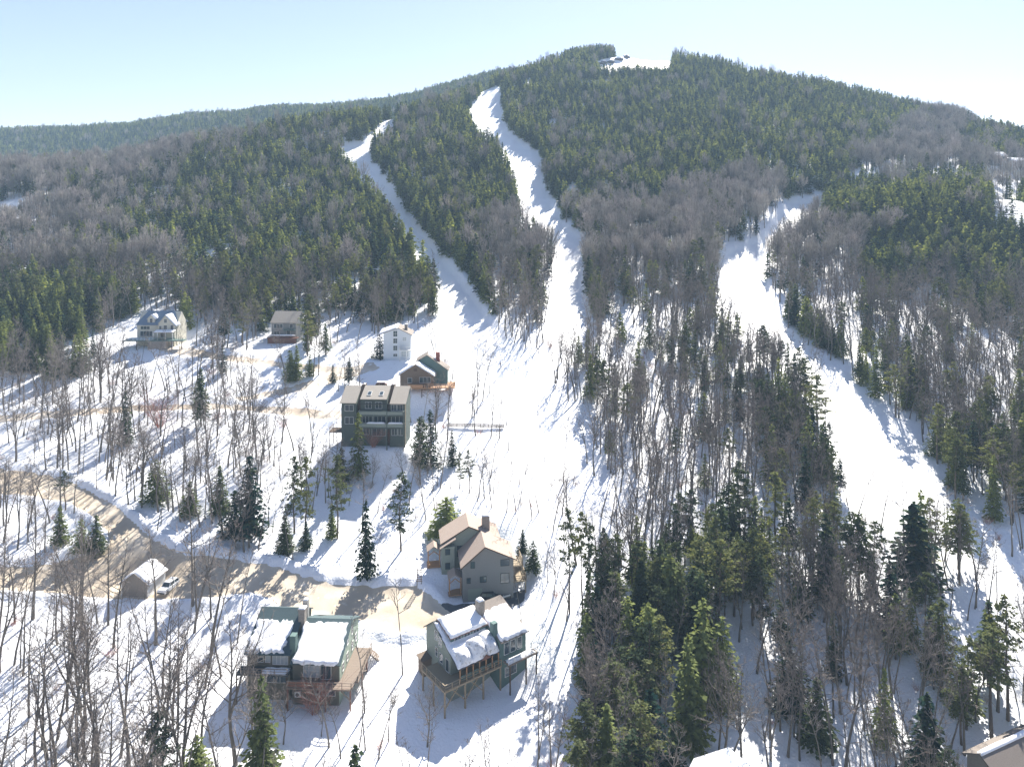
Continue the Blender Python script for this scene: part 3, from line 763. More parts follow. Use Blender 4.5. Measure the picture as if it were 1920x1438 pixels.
# prominent trees placed one by one: kind, foot column, foot row, height in rows, variant, width factor, label
HAND = [
 ('spruce', 112, 1020, 72, 0, 1.25, 'small snow-flecked spruce alone inside the road bend, leftmost of three'),
 ('spruce', 152, 1035, 62, 2, 1.3, 'small dark spruce inside the road bend, left one of a touching pair'),
 ('spruce', 180, 1038, 72, 4, 1.35, 'rust-tipped spruce inside the road bend, right one of a touching pair'),
 ('spruce', 292, 940, 78, 2, 1.5, 'wide bluish spruce above the curved road below tall bare trunks'),
 ('spruce', 356, 968, 66, 4, 1.5, 'dark broad spruce on the bank above the road, left of the spruce clump'),
 ('spruce', 412, 965, 92, 0, 1.15, 'mid-height spruce leaning on the tallest narrow spruce of the clump'),
 ('spruce', 468, 1012, 158, 1, 1.05, 'tallest narrow spruce above the sandy road, right of the clump'),
 ('spruce', 440, 1004, 84, 2, 1.4, 'low wide spruce at the foot of the tallest narrow spruce'),
 ('spruce', 534, 1036, 72, 0, 1.35, 'dense low spruce at the edge of the sandy road bank'),
 ('spruce', 574, 1030, 52, 4, 1.3, 'smallest spruce on the road bank beside a slim bare trunk'),
 ('pine', 552, 1000, 148, 4, .95, 'tall open pine behind the low spruces on the road bank'),
 ('pine', 574, 1024, 172, 2, .85, 'slimmest tall pine on the road bank, crown high on the trunk'),
 ('pine', 632, 1010, 160, 2, 1.0, 'ragged pine below the snowy ramp of the green multi-level house'),
 ('spruce', 622, 1008, 55, 0, 1.2, 'little spruce with a rusty side below the ragged pine'),
 ('spruce', 672, 900, 128, 1, .72, 'tall pointed spruce standing before the green multi-level house'),
 ('spruce', 640, 905, 66, 4, 1.2, 'short spruce at the left foot of the green multi-level house'),
 ('pine', 788, 908, 130, 4, .95, 'tall pine right of the green multi-level house'),
 ('spruce', 786, 880, 92, 3, .9, 'narrow spruce tucked behind the tall pine right of the green house'),
 ('pine', 752, 1032, 150, 4, 1.0, 'round-crowned dark pine on a long bare trunk above the road'),
 ('spruce', 838, 1004, 72, 2, 2.1, 'bushy round evergreen touching the tan roofed house'),
 ('spruce', 980, 1038, 46, 1, 1.2, 'small spruce right of the tan roofed house, the farther one'),
 ('spruce', 1000, 1070, 56, 2, 1.25, 'small spruce right of the tan roofed house, the nearer one'),
 ('spruce', 490, 1452, 186, 0, .95, 'big yellow-green spruce rising before the shed-roofed duplex'),
 ('spruce', 712, 672, 46, 2, 1.5, 'wide spruce at the left corner of the white tall house'),
 ('spruce', 543, 718, 62, 1, 1.1, 'dark twin spruce by the upper lane, left one'),
 ('spruce', 556, 714, 66, 0, 1.1, 'yellow-green twin spruce by the upper lane, right one'),
 ('spruce', 581, 706, 42, 4, 1.2, 'little spruce by the upper lane right of the twins'),
 ('spruce', 624, 718, 34, 4, 1.3, 'sparse young fir beside the lane above the green house'),
 ('spruce', 655, 720, 50, 3, 1.2, 'brownish young spruce beside the lane above the green house'),
 ('spruce', 377, 800, 108, 3, .9, 'lone dark spruce among the bare trunks of the left slope'),
 ('spruce', 370, 1462, 84, 2, 1.5, 'olive young spruce at the bottom edge left of the big spruce'),
 ('pine', 1068, 1150, 200, 0, .72, 'twin-stemmed pine left of the dark stand, western stem'),
 ('pine', 1092, 1168, 214, 3, .72, 'twin-stemmed pine left of the dark stand, eastern stem'),
 ('pine', 1104, 1180, 205, 1, .7, 'slim pine with reddish trunk left of the dark stand'),
 ('pine', 862, 916, 70, 4, 1.0, 'small pine group below the wooden railing, left one'),
 ('pine', 880, 925, 84, 0, 1.0, 'small pine group below the wooden railing, right one'),
 ('spruce', 1712, 1128, 186, 3, 1.5, 'tall open spruce before the foot of the wide right trail'),
 ('spruce', 1548, 1130, 168, 1, 1.0, 'narrow tall spruce below the wide right trail'),
 ('spruce', 1610, 1110, 150, 5, 1.0, 'lighter narrow spruce between the trail foot and the stand'),
 ('spruce', 1668, 1190, 140, 0, 1.1, 'dense dark spruce in front of the tall open spruce'),
 ('spruce', 1352, 1090, 158, 1, 1.0, 'tallest pointed spruce on top of the dark stand'),
 ('spruce', 1318, 1320, 196, 2, 1.0, 'yellow-green spruce in the heart of the dark stand'),
 ('spruce', 1290, 1400, 210, 0, 1.0, 'dark foreground spruce low in the stand'),
 ('spruce', 1220, 1480, 190, 1, 1.1, 'sunlit olive spruce at the bottom edge of the stand'),
 ('spruce', 1262, 1500, 150, 4, 1.0, 'bright green spruce tip at the bottom edge, left of the white roof'),
 ('spruce', 1480, 1330, 130, 2, 1.3, 'broad spruce on the right flank of the dark stand'),
 ('spruce', 1530, 1400, 130, 4, 1.3, 'dark spruce above the bottom edge right of the white roof'),
 ('pine', 1890, 1350, 236, 3, 1.0, 'tall lone pine above the brown roof corner'),
 ('spruce', 1808, 1330, 86, 2, 1.6, 'bushy dark evergreen by the lower right corner'),
 ('spruce', 1738, 1470, 170, 0, 1.3, 'big dark spruce at the bottom edge in the right hand stand'),
 ('spruce', 1232, 478, 62, 2, 1.3, 'large dark spruce in the pale woods beside the trails'),
 ('spruce', 1206, 440, 66, 0, 1.1, 'large dark spruce uphill of its twin beside the trails'),
 ('spruce', 1315, 545, 68, 2, 1.2, 'big spruce at the left rim of the right trail'),
 ('spruce', 1738, 335, 48, 0, 1.4, 'tall yellow-green pine on the right shoulder, left one'),
 ('spruce', 1772, 345, 42, 2, 1.3, 'tall yellow-green pine on the right shoulder, right one'),
 ('spruce', 1152, 740, 60, 5, 1.0, 'spruce at the lower tip of the wood between the trails'),
 ('spruce', 1085, 690, 60, 3, 1.0, 'thin spruce at the trail fork'),
 ('bare', 684, 1335, 205, 1, .9, 'straight bare tree at the corner of the duplex deck'),
 ('bare', 445, 1205, 200, 1, .8, 'dark slim bare tree on the snow left of the duplex'),
 ('bare', 755, 1265, 210, 3, .8, 'bare tree between the duplex and the teal porch house'),
 ('bare', 978, 1166, 120, 1, 1.0, 'dark bare trunk behind the teal porch house'),
 ('bare', 799, 975, 130, 1, .9, 'bare tree left of the bushy round evergreen'),
 ('bare', 950, 960, 130, 3, .9, 'bare tree on open snow above the tan roofed house'),
 ('bare', 968, 960, 125, 5, .9, 'second slim bare tree on open snow above the tan roofed house'),
 ('bare', 998, 973, 140, 1, .9, 'bare tree on open snow, right of the slim pair'),
 ('bare', 1032, 960, 100, 5, .8, 'short bare tree on open snow with a kinked top'),
 ('bare', 1056, 906, 150, 3, .9, 'bare tree on open snow near the trail run-out'),
 ('bare', 1022, 865, 115, 5, .8, 'bare tree in the middle of the trail run-out'),
 ('bare', 920, 895, 120, 1, .9, 'bare tree at the left rim of the run-out'),
 ('bare', 848, 712, 100, 5, .9, 'tall bare tree right of the brown snowy-roofed house'),
 ('bare', 896, 740, 110, 1, 1.1, 'bare tree of the row beside the run-out, left one'),
 ('bare', 905, 752, 120, 3, 1.1, 'bare tree of the row beside the run-out, middle one'),
 ('bare', 918, 738, 105, 1, 1.0, 'bare tree of the row beside the run-out, right one'),
 ('bare', 325, 1355, 250, 6, 1.0, 'forked bare tree with orange fungus below the sandy lot'),
 ('bare', 1108, 1438, 250, 2, 1.0, 'bushy bare tree at the left foot of the dark stand'),
]
def grow():
    pts, rng = scatter()
    hts = {0: (13, 19.5), 1: (8, 13.5), 2: (13, 18)}
    pool = {0: [], 1: [], 2: []}
    hand = []
    for h in HAND:
        x, y, z = at(h[1], h[2]); hand.append((x, y))
    for (x, y, z, k, a, b) in pts:
        if y < 200 and any((x - hx) ** 2 + (y - hy) ** 2 < 2.2 for hx, hy in hand): continue
        lo, hi = hts[k]
        if k == 1 and y < 230: lo, hi = 8, 17
        if k == 0 and 860 < b and 480 < a < 1080: lo, hi = 8, 15
        if k == 0 and b > 1130 and a < 460: lo, hi = 16, 24
        if k == 1 and y > 260: lo, hi = 9.5, 14.5
        if y > 900: lo *= .9; hi *= .9
        h = rng.uniform(lo, hi) * (1 if rng.random() > .2 else rng.uniform(.55, 1.18))
        nv = len(VAR[KN[k]]); v = int(rng.integers(nv))
        pool[k].append((x, y, z, h, v, float(rng.uniform(0, 6.28)), float(rng.uniform(.85, 1.25)) * 1.12, a, b))
    for k in pool:
        kind = KN[k]; nv = len(VAR[kind])
        items = sorted(pool[k], key=lambda i: i[1] / i[3])
        n_hand = sum(1 for h in HAND if h[0] == kind)
        quota = 296 - n_hand
        sel = []; rest = []
        for it in items:
            top = it[8] - it[3] * F / it[1]
            if len(sel) < quota and -5 < it[7] < 1925 and top < 1425: sel.append(it)
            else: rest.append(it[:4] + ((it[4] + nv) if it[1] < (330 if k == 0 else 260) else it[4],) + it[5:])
        cells = {}
        for it in sel:
            cells.setdefault(cell(it[7], it[8]), []).append(it)
        for (c, r), L in cells.items():
            L.sort(key=lambda i: i[7])
            for i, it in enumerate(L):
                x, y, z, h, v, ro, wd, a, b = it
                o = plant(kind, v, x, y, z, h, ro, wd)
                tall = 'tall' if h > 15 else ('low' if h < 9.5 else 'mid-height')
                pos = ('%s from left, ' % ORD[min(i, 19)]) if len(L) > 1 else ''
                o['label'] = '%s %s, %s%s, %s' % (tall, NAMES[kind][1], pos, ROWS[r][1], COLS[c][1])
        nm = {'bare': 'bare_woodland', 'spruce': 'spruce_forest', 'pine': 'pine_woodland'}[kind]
        lb = {'bare': 'leafless grey and purple woodland covering the lower mountain slopes', 'spruce': 'dark green spruce forest covering the mountain up to the ridge',
              'pine': 'scattered pines mixed through the woods on the mountain slope'}[kind]
        stuff_forest(nm, kind, rest, lb)
        print('TREES', kind, len(sel), len(rest))
    for (px, py, hp, lab) in ((590, 1338, 62, 'pinkish leafless bush below the duplex balcony'), (700, 838, 34, 'pinkish bush at the foot of the green multi-level house, left one'),
                              (738, 834, 30, 'pinkish bush at the foot of the green multi-level house, right one'), (300, 800, 60, 'pinkish bush among the bare trunks of the left slope'),
                              (1150, 1330, 60, 'reddish bush at the left rim of the dark stand')):
        x, y, z = at(px, py); g = shrub(px, 3.2, 34)
        o = link(bpy.data.objects.new('red_bush', g.mesh('red_bush', ['red_twigs']))); k_ = hp * y / F / 3.2
        o.location = (x, y, z); o.scale = (k_ * 1.1, k_ * 1.1, k_); tag(o, lab, 'bush')
    for (kind, px, py, hp, v, wd, lab) in HAND:
        x, y, z = at(px, py)
        o = plant(kind, v, x, y, z, hp * y / F, (px * 7 % 63) / 10.0, wd * (1.3 if kind == 'spruce' else 1.0))
        o['label'] = lab

# low brush poking through the snow of the near slopes
VAR['brush'] = []
for s_ in range(4):
    gz = shrub(500 + s_, 1.6, 20); mz = gz.mesh('brush_kind', [['twigs', 'pale_twigs', 'red_twigs', 'pale_twigs'][s_]]); VAR['brush'].append((None, None, mz, 1.6))
def brush():
    rng = np.random.default_rng(12); s_ = 1.6; Y0, Y1 = 90, 265
    X, Y = np.meshgrid(np.arange(-.8 * Y1, .8 * Y1, s_), np.arange(Y0, Y1, s_)); X = X.ravel() + rng.uniform(-.8, .8, X.size); Y = Y.ravel() + rng.uniform(-.8, .8, Y.size)
    px = 960 + F * X / Y; ok = (px > -80) & (px < 2000); X = X[ok]; Y = Y[ok]; px = px[ok]
    Z = Hxy(X, Y); py = HY - F * (Z - CZ) / Y
    d = dens_at(px, py)[:, 0]
    pr = np.where(d > .04, .10, np.where(d > .01, .05, .012)) * np.clip(.4 + 1.6 * fbm(X / 9, Y / 9, 2, 33), 0, 2.5)
    k = rng.random(len(X)) < pr * 1.0
    for nm, poly in TRAILS.items(): k &= sdist(px, py, poly) < 0
    for nm, (poly, m_) in ROADS.items(): k &= sdist(px, py, poly) * Y / F < -.5
    for (kx, ky, kr) in KEEP_OUT: k &= (X - kx) ** 2 + (Y - ky) ** 2 > (kr * .8) ** 2
    it = [(x, y, z, float(rng.uniform(.5, 2.2)), int(rng.integers(4)), float(rng.uniform(0, 6)), float(rng.uniform(.8, 1.3)), 0, 0) for x, y, z in zip(X[k], Y[k], Z[k])]
    o = stuff_forest('brush', 'brush', it, 'low leafless brush poking through the snow around the houses'); o['category'] = 'brush'
    print('BRUSH', len(it))
# ------------------------------------------------------------------ building kit (all in a building's own metres: x right, y back, z up)
plain('olive_siding', (.17, .165, .13), .8, .12, 3, stripes=('X', 3.2, .55), bump=.02)
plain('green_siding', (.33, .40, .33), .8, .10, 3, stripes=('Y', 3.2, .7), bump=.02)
plain('teal_siding', (.12, .19, .175), .8, .12, 3, stripes=('X', 3.2, .6), bump=.02)
plain('pale_teal_siding', (.27, .31, .27), .8, .10, 3, stripes=('Z', 3.0, .7), bump=.02)
plain('grey_siding', (.24, .245, .24), .8, .08, 3, stripes=('Z', 3.0, .72), bump=.02)
plain('sage_siding', (.10, .125, .11), .8, .12, 3, stripes=('X', 3.0, .6), bump=.02)
plain('white_siding', (.62, .66, .70), .7, .06, 3, stripes=('Z', 3.0, .8), bump=.02)
plain('brown_siding', (.19, .145, .11), .85, .2, 3, stripes=('X', 3.0, .6), bump=.02)
plain('garage_siding', (.30, .27, .235), .85, .2, 3, stripes=('X', 2.5, .6), bump=.02)
plain('cream_siding', (.55, .53, .44), .8, .08, 3, stripes=('Z', 3.0, .75), bump=.02)
plain('teal_roof', (.065, .105, .115), .6, .2, 5, stripes=('X', 1.2, .6), bump=.03)
plain('tan_shingle', (.40, .32, .265), .85, .28, 6, stripes=('Y', 2.4, .72), bump=.02)
plain('grey_roof', (.33, .30, .26), .75, .2, 5, stripes=('X', 1.6, .65), bump=.03)
plain('blue_roof', (.17, .23, .31), .5, .2, 5, stripes=('X', 1.6, .65), bump=.03)
plain('brown_roof', (.22, .19, .165), .8, .25, 5, stripes=('X', 1.6, .65), bump=.02)
plain('white_metal_roof', (.68, .71, .75), .45, .05, 3, stripes=('X', 1.0, .8), bump=.02)
plain('trim', (.06, .07, .07), .7)
plain('white_trim', (.72, .72, .70), .6)
plain('deck_wood', (.22, .175, .14), .8, .25, 6)
plain('red_wood', (.21, .105, .075), .8, .2, 6)
plain('dark_wood', (.10, .07, .05), .8, .25, 6)
plain('tan_wood', (.32, .26, .18), .8, .2, 6)
plain('orange_wood', (.42, .24, .13), .75, .2, 6)
plain('stone', (.30, .27, .24), .9, .45, 3.5, bump=.05)
plain('brick', (.32, .12, .09), .9, .25, 6, stripes=('Z', 4.0, .6), bump=.02)
plain('concrete', (.36, .35, .33), .9, .15, 3)
plain('glass', (.05, .075, .09), .08, .2, 1.2, spec=.9)
plain('curtain_glass', (.42, .47, .50), .25, .3, 2.5, spec=.6)
plain('metal', (.30, .31, .32), .4, .1, 3, metal=.6)
plain('white_paint', (.78, .79, .80), .3, .02, 2, spec=.6)
plain('dark_paint', (.03, .035, .045), .25, .05, 2, spec=.7)
plain('rubber', (.02, .02, .02), .9)
plain('rock', (.16, .15, .16), .9, .4, 1.2, bump=.1)
plain('navy_cloth', (.03, .05, .10), .9, .1, 6)
plain('red_cloth', (.35, .04, .03), .9, .1, 6)
plain('skin', (.55, .36, .27), .6)

def gbox(g, x0, x1, y0, y1, z0, z1, m=0):
    V = [(x, y, z) for x in (x0, x1) for y in (y0, y1) for z in (z0, z1)]
    g.add(V, [(0, 1, 3, 2), (4, 6, 7, 5), (0, 4, 5, 1), (2, 3, 7, 6), (0, 2, 6, 4), (1, 5, 7, 3)], m)
def gprism(g, xz, y0, y1, m=0):
    n = len(xz); V = [(x, y0, z) for x, z in xz] + [(x, y1, z) for x, z in xz]
    Fc = [tuple(range(n)), tuple(range(2 * n - 1, n - 1, -1))] + [(i, i + n, (i + 1) % n + n, (i + 1) % n) for i in range(n)]
    g.add(V, Fc, m)
def gprism_x(g, yz, x0, x1, m=0):
    n = len(yz); V = [(x0, y, z) for y, z in yz] + [(x1, y, z) for y, z in yz]
    Fc = [tuple(range(n - 1, -1, -1)), tuple(range(n, 2 * n))] + [(i, (i + 1) % n, (i + 1) % n + n, i + n) for i in range(n)]
    g.add(V, Fc, m)
def gslab(g, pts, th, m=0):
    P = np.array(pts, float); N = np.cross(P[1] - P[0], P[2] - P[0]); N /= np.linalg.norm(N)
    if N[2] < 0: N = -N
    n = len(P); V = list(P) + list(P - N * th)
    Fc = [tuple(range(n)), tuple(range(2 * n - 1, n - 1, -1))] + [(i, i + n, (i + 1) % n + n, (i + 1) % n) for i in range(n)]
    g.add(V, Fc, m)
def gbeam(g, a, b, w, m=0, w2=None):
    a = np.array(a, float); b = np.array(b, float); d = b - a; d /= np.linalg.norm(d)
    u = np.cross(d, (0, 0, 1.0) if abs(d[2]) < .95 else (0, 1.0, 0)); u /= np.linalg.norm(u); v = np.cross(d, u)
    h = w / 2; k = (w2 or w) / 2; V = []
    for p in (a, b):
        for s_, t_ in ((-1, -1), (1, -1), (1, 1), (-1, 1)): V.append(p + u * h * s_ + v * k * t_)
    g.add(V, [(0, 1, 2, 3), (7, 6, 5, 4), (0, 4, 5, 1), (1, 5, 6, 2), (2, 6, 7, 3), (3, 7, 4, 0)], m)
def part(root, name, mats, fn, label=None, smooth=False):
    g = Geo(); fn(g)
    o = link(bpy.data.objects.new(name, g.mesh(name, mats if isinstance(mats, (list, tuple)) else [mats], smooth)), root)
    if label: o['label'] = label
    return o
def window(root, side, a0, a1, z0, z1, pos, nx=2, nz=1, glass='glass', trim='white_trim'):
    """side 'F' faces -y at y=pos, 'R' faces +x at x=pos, 'L' faces -x at x=pos; a0..a1 along the wall"""
    def P(a, out, z):
        return (a, pos - out, z) if side == 'F' else ((pos + out, a, z) if side == 'R' else (pos - out, a, z))
    def bar(g, a, b, za, zb, d0, d1):
        p = P(a, d0, za); q = P(b, d1, zb)
        gbox(g, min(p[0], q[0]), max(p[0], q[0]), min(p[1], q[1]), max(p[1], q[1]), za, zb)
    t = .07
    def fr(g):
        bar(g, a0 - t, a0, z0 - t, z1 + t, 0.003, .07); bar(g, a1, a1 + t, z0 - t, z1 + t, .003, .07)
        bar(g, a0, a1, z1, z1 + t, .003, .068); bar(g, a0, a1, z0 - t, z0, .003, .09)
        for i in range(1, nx): 
            c = a0 + (a1 - a0) * i / nx; bar(g, c - .03, c + .03, z0, z1, .003, .06)
        for i in range(1, nz):
            c = z0 + (z1 - z0) * i / nz; bar(g, a0, a1, c - .025, c + .025, .003, .055)
    f = part(root, 'window', trim, fr)
    g = Geo(); bar(g, a0, a1, z0, z1, .004, .03)
    link(bpy.data.objects.new('pane', g.mesh('pane', [glass])), f)
    return f
def snow_on(root, q, th=.3, nu=16, nv=12, ragged=.12, seed=1, lumps=0.0, mat='groomed_snow', name='snow_cover', keep=None, dome=0.0):
    """a rounded, ragged blanket of snow over the roof quad q = (p00, p10, p11, p01)"""
    P = [np.array(p, float) for p in q]
    N = np.cross(P[1] - P[0], P[3] - P[0]); N /= np.linalg.norm(N)
    if N[2] < 0: N = -N
    U, W = np.meshgrid(np.linspace(0, 1, nu + 1), np.linspace(0, 1, nv + 1), indexing='ij')
    rg = np.random.default_rng(seed)
    eu0 = np.abs(noise2(W * 7 + seed, W * 0 + 1.5, seed)) * ragged; eu1 = np.abs(noise2(W * 7 + seed, W * 0 + 5.5, seed)) * ragged
    ev0 = np.abs(noise2(U * 9 + seed, U * 0 + 9.5, seed)) * ragged; ev1 = np.abs(noise2(U * 9 + seed, U * 0 + 13.5, seed)) * ragged
    if keep: k0, k1, k2, k3 = keep
    else: k0, k1, k2, k3 = 0, 1, 0, 1
    UU = (k0 + eu0) + ((k1 - eu1) - (k0 + eu0)) * U; VV = (k2 + ev0) + ((k3 - ev1) - (k2 + ev0)) * W
    edge = np.minimum(np.minimum(U, 1 - U) * nu, np.minimum(W, 1 - W) * nv)
    h = th * np.clip(edge / 1.0, 0, 1) ** .5 * (1 + .18 * noise2(U * 4 + seed, W * 4, seed + 3)) + lumps * np.clip(edge / 3, 0, 1) * np.maximum(noise2(U * 5 + seed, W * 3 + seed, seed + 8), 0)
    if dome:
        h = dome * np.sqrt(np.clip(1 - (2 * U - 1) ** 2, 0, 1)) * np.sqrt(np.clip(1 - (2 * W - 1) ** 2, 0, 1)) * (1 + .25 * noise2(U * 5 + seed, W * 5, seed))
    pos = (P[0][None, None] * ((1 - UU) * (1 - VV))[..., None] + P[1][None, None] * (UU * (1 - VV))[..., None]
           + P[2][None, None] * (UU * VV)[..., None] + P[3][None, None] * ((1 - UU) * VV)[..., None])
    top = pos + N * h[..., None] + N * .01; bot = pos - N * .02
    n = nu + 1; m = nv + 1
    idx = np.arange(n * m).reshape(n, m)
    qf = np.stack([idx[:-1, :-1], idx[1:, :-1], idx[1:, 1:], idx[:-1, 1:]], -1).reshape(-1, 4)
    V = np.concatenate([top.reshape(-1, 3), bot.reshape(-1, 3)]); F2 = [tuple(f) for f in qf]
    k = n * m
    rim = list(idx[:, 0]) + list(idx[-1, 1:]) + list(idx[-2::-1, -1]) + list(idx[0, -2:0:-1])
    for i in range(len(rim)):
        a, b = rim[i], rim[(i + 1) % len(rim)]; F2.append((a, a + k, b + k, b))
    F2 += [tuple(int(v) + k for v in f[::-1]) for f in qf]
    o = link(bpy.data.objects.new(name, mesh_from(name, V, F2, [mat], smooth=True)), root)
    return o
def railing(g, pts, h=1.0, sp=1.4, w=.09, bal=0):
    for a, b in zip(pts[:-1], pts[1:]):
        a = np.array(a, float); b = np.array(b, float); L = np.linalg.norm(b - a)
        up = np.array([0, 0, 1.0])
        gbeam(g, a + up * h, b + up * h, .14, w2=.07); gbeam(g, a + up * h * .55, b + up * h * .55, .06); gbeam(g, a + up * .12, b + up * .12, .06)
        n = max(1, int(round(L / sp)))
        for i in range(n + 1):
            p = a + (b - a) * i / n; gbeam(g, p - up * .1, p + up * (h + .03), w)
        if bal:
            k = int(L / bal)
            for i in range(k): p = a + (b - a) * (i + .5) / k; gbeam(g, p + up * .12, p + up * h, .04)
def posts(root, pts, w=.2, mat='deck_wood'):
    for (x, y, z0, z1) in pts: part(root, 'post', mat, lambda g: gbeam(g, (x, y, z0), (x, y, z1), w))
def snowcap(root, x0, x1, y0, y1, z, th=.35, seed=3):
    return snow_on(root, [(x0, y0, z), (x1, y0, z), (x1, y1, z), (x0, y1, z)], th * .6, 6, 6, .08, seed)
def building(name, label, px, py, Y, rot, pad_=None, zoff=0.0, cat='house'):
    X = (px - 960) / F * Y
    z = cz(py, Y)
    o = empty(name, (X, Y, z + CZ + zoff), R(rot)); tag(o, label, cat)
    return o
def keepout(root, x0, x1, y0, y1, r=3.2):
    c, s_ = math.cos(root.rotation_euler.z), math.sin(root.rotation_euler.z)
    nx = max(1, int((x1 - x0) / 3)); ny = max(1, int((y1 - y0) / 3))
    for i in range(nx + 1):
        for j in range(ny + 1):
            x = x0 + (x1 - x0) * i / nx; y = y0 + (y1 - y0) * j / ny
            KEEP_OUT.append((root.location.x + x * c - y * s_, root.location.y + x * s_ + y * c, r))
# ------------------------------------------------------------------ the plots, levelled into the slope
pad(552, 1304, 124.5, 8, 2.0)
pad(905, 1318, 122, 7, 2.0)
pad(915, 1120, 147, 6, 3); pad(875, 1045, 157, 6, 4)
pad(698, 830, 193, 9, 4); pad(746, 672, 252, 6, 4); pad(792, 724, 226, 8, 4)
pad(295, 645, 266, 9, 5); pad(532, 640, 271, 5, 4); pad(255, 1119, 147, 3, 3.2, -76.9)

# ------------------------------------------------------------------ shed-roofed duplex, lower left
def duplex():
    r = building('duplex_house', 'olive duplex with two snowy shed roofs, teal trim and a brown side deck', 459, 1300, 122.8, -3)
    keepout(r, -2, 20, -3, 12)
    W = [(1.0, -3), (1.0, 6.9), (8.0, 10.3), (12, 8.2), (12, -3)]
    part(r, 'wall', 'olive_siding', lambda g: gprism_x(g, W, 0, 7.5), 'olive left unit')
    W2 = [(0, -3), (0, 5.8), (7.2, 9.0), (12, 6.9), (12, -3)]
    def rw(g):
        gprism_x(g, W2, 8.3, 16.28)
    part(r, 'wall', 'olive_siding', rw, 'olive right unit')
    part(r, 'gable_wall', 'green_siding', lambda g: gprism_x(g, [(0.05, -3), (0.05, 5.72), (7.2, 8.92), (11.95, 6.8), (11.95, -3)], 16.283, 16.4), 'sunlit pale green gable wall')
    part(r, 'recess_wall', 'teal_siding', lambda g: gbox(g, 7.503, 8.297, 2.4, 11.5, -3, 6.6))
    def rl(g):
        gslab(g, [(-.35, .3, 6.55), (7.75, .3, 6.55), (7.75, 8, 10.45), (-.35, 8, 10.45)], .18); gslab(g, [(-.35, 8.02, 10.45), (7.75, 8.02, 10.45), (7.75, 12.4, 8.15), (-.35, 12.4, 8.15)], .18)
    rf = part(r, 'roof', 'teal_roof', rl)
    snow_on(rf, [(-.35, .3, 6.55), (7.75, .3, 6.55), (7.75, 8, 10.45), (-.35, 8, 10.45)], .3, 30, 26, .12, 3, keep=(0, .86, 0, .74))
    def rr(g):
        gslab(g, [(8.0, -.55, 5.65), (16.7, -.55, 5.65), (16.7, 7.2, 9.15), (8.0, 7.2, 9.15)], .18); gslab(g, [(8.0, 7.22, 9.15), (16.7, 7.22, 9.15), (16.7, 12.4, 6.85), (8.0, 12.4, 6.85)], .18)
    rf = part(r, 'roof', 'teal_roof', rr)
    snow_on(rf, [(8.0, -.55, 5.65), (16.7, -.55, 5.65), (16.7, 7.2, 9.15), (8.0, 7.2, 9.15)], .36, 34, 26, .08, 8, keep=(0, .97, -.02, .93))
    part(r, 'chimney_chase', 'teal_siding', lambda g: gbox(g, 7.35, 8.35, 1.2, 2.39, 3.4, 9.3))
    c = part(r, 'chimney', 'stone', lambda g: (gbox(g, 7.3, 8.4, 5.6, 6.8, 7, 11.3), gbox(g, 7.2, 8.5, 5.5, 6.9, 11.3, 11.5)))
    snowcap(c, 7.2, 8.5, 5.5, 6.9, 11.5)
    c = part(r, 'chimney', 'concrete', lambda g: gbox(g, 7.4, 8.3, 7.6, 8.5, 7, 12.0)); snowcap(c, 7.4, 8.3, 7.6, 8.5, 12.0, .3, 7)
    # windows
    window(r, 'F', 1.9, 2.8, 4.9, 6.2, 1.0, 1, 1); window(r, 'F', 3.2, 4.0, 4.9, 6.2, 1.0, 1, 1, 'curtain_glass')
    window(r, 'F', 4.5, 7.1, 4.6, 6.5, 1.0, 4, 1, 'curtain_glass')
    window(r, 'F', 2.3, 6.9, 1.5, 3.4, 1.0, 4, 1)
    window(r, 'F', 10.2, 12.9, 3.3, 5.3, 0, 3, 2, 'curtain_glass'); window(r, 'F', 13.2, 14.9, 3.0, 5.2, 0, 2, 1)
    window(r, 'F', 12.4, 15.6, .2, 2.1, 0, 3, 1)
    for y, z in ((1.6, 3.3), (4.2, 3.4), (4.4, 6.1), (7.4, 3.4), (7.3, 6.3), (9.8, 3.5)): window(r, 'R', y, y + .9, z, z + 1.3, 16.4, 1, 2)
    # left balcony and its lower terrace
    d = part(r, 'balcony', 'trim', lambda g: gbox(g, -1.0, 7.9, -1.3, .99, 3.85, 4.1)); snow_on(d, [(3, -1.2, 4.1), (7.8, -1.2, 4.1), (7.8, .9, 4.1), (3, .9, 4.1)], .25, 12, 6, .12, 5)
    part(r, 'railing', 'deck_wood', lambda g: railing(g, [(-.95, .9, 4.1), (-.95, -1.2, 4.1), (7.8, -1.2, 4.1)], 1.0, 2.2, .08))
    posts(r, [(-.9, -1.2, -1, 3.85), (3.5, -1.2, -1.5, 3.85), (7.7, -1.2, -2, 3.85)], .2, 'dark_wood')
    # right balcony and long side deck
    def dk(g):
        gbox(g, 8.0, 19.0, -2.2, -.003, 2.45, 2.7); gbox(g, 16.45, 19.6, 0, 9.5, 2.45, 2.7)
        for k in range(12): gbox(g, 16.45, 19.6, .1 + k * .8, .16 + k * .8, 2.7, 2.705)
    part(r, 'deck', 'deck_wood', dk)
    def rl2(g): railing(g, [(8.05, -2.1, 2.7), (18.95, -2.1, 2.7), (19.5, 0, 2.7), (19.5, 9.4, 2.7)], 1.05, 1.6, .1)
    part(r, 'railing', 'deck_wood', rl2)
    part(r, 'deck_screen', 'red_wood', lambda g: gbox(g, 8.05, 14.5, -2.06, -2.0, 2.8, 3.7))
    posts(r, [(8.2, -2.0, -2.5, 2.45), (14.6, -2.0, -2.5, 2.45), (18.8, -2.0, -2.5, 2.45), (19.4, 3.2, -2.5, 2.45), (19.4, 6.4, -2.5, 2.45), (19.4, 9.2, -2.5, 2.45)], .22, 'red_wood')
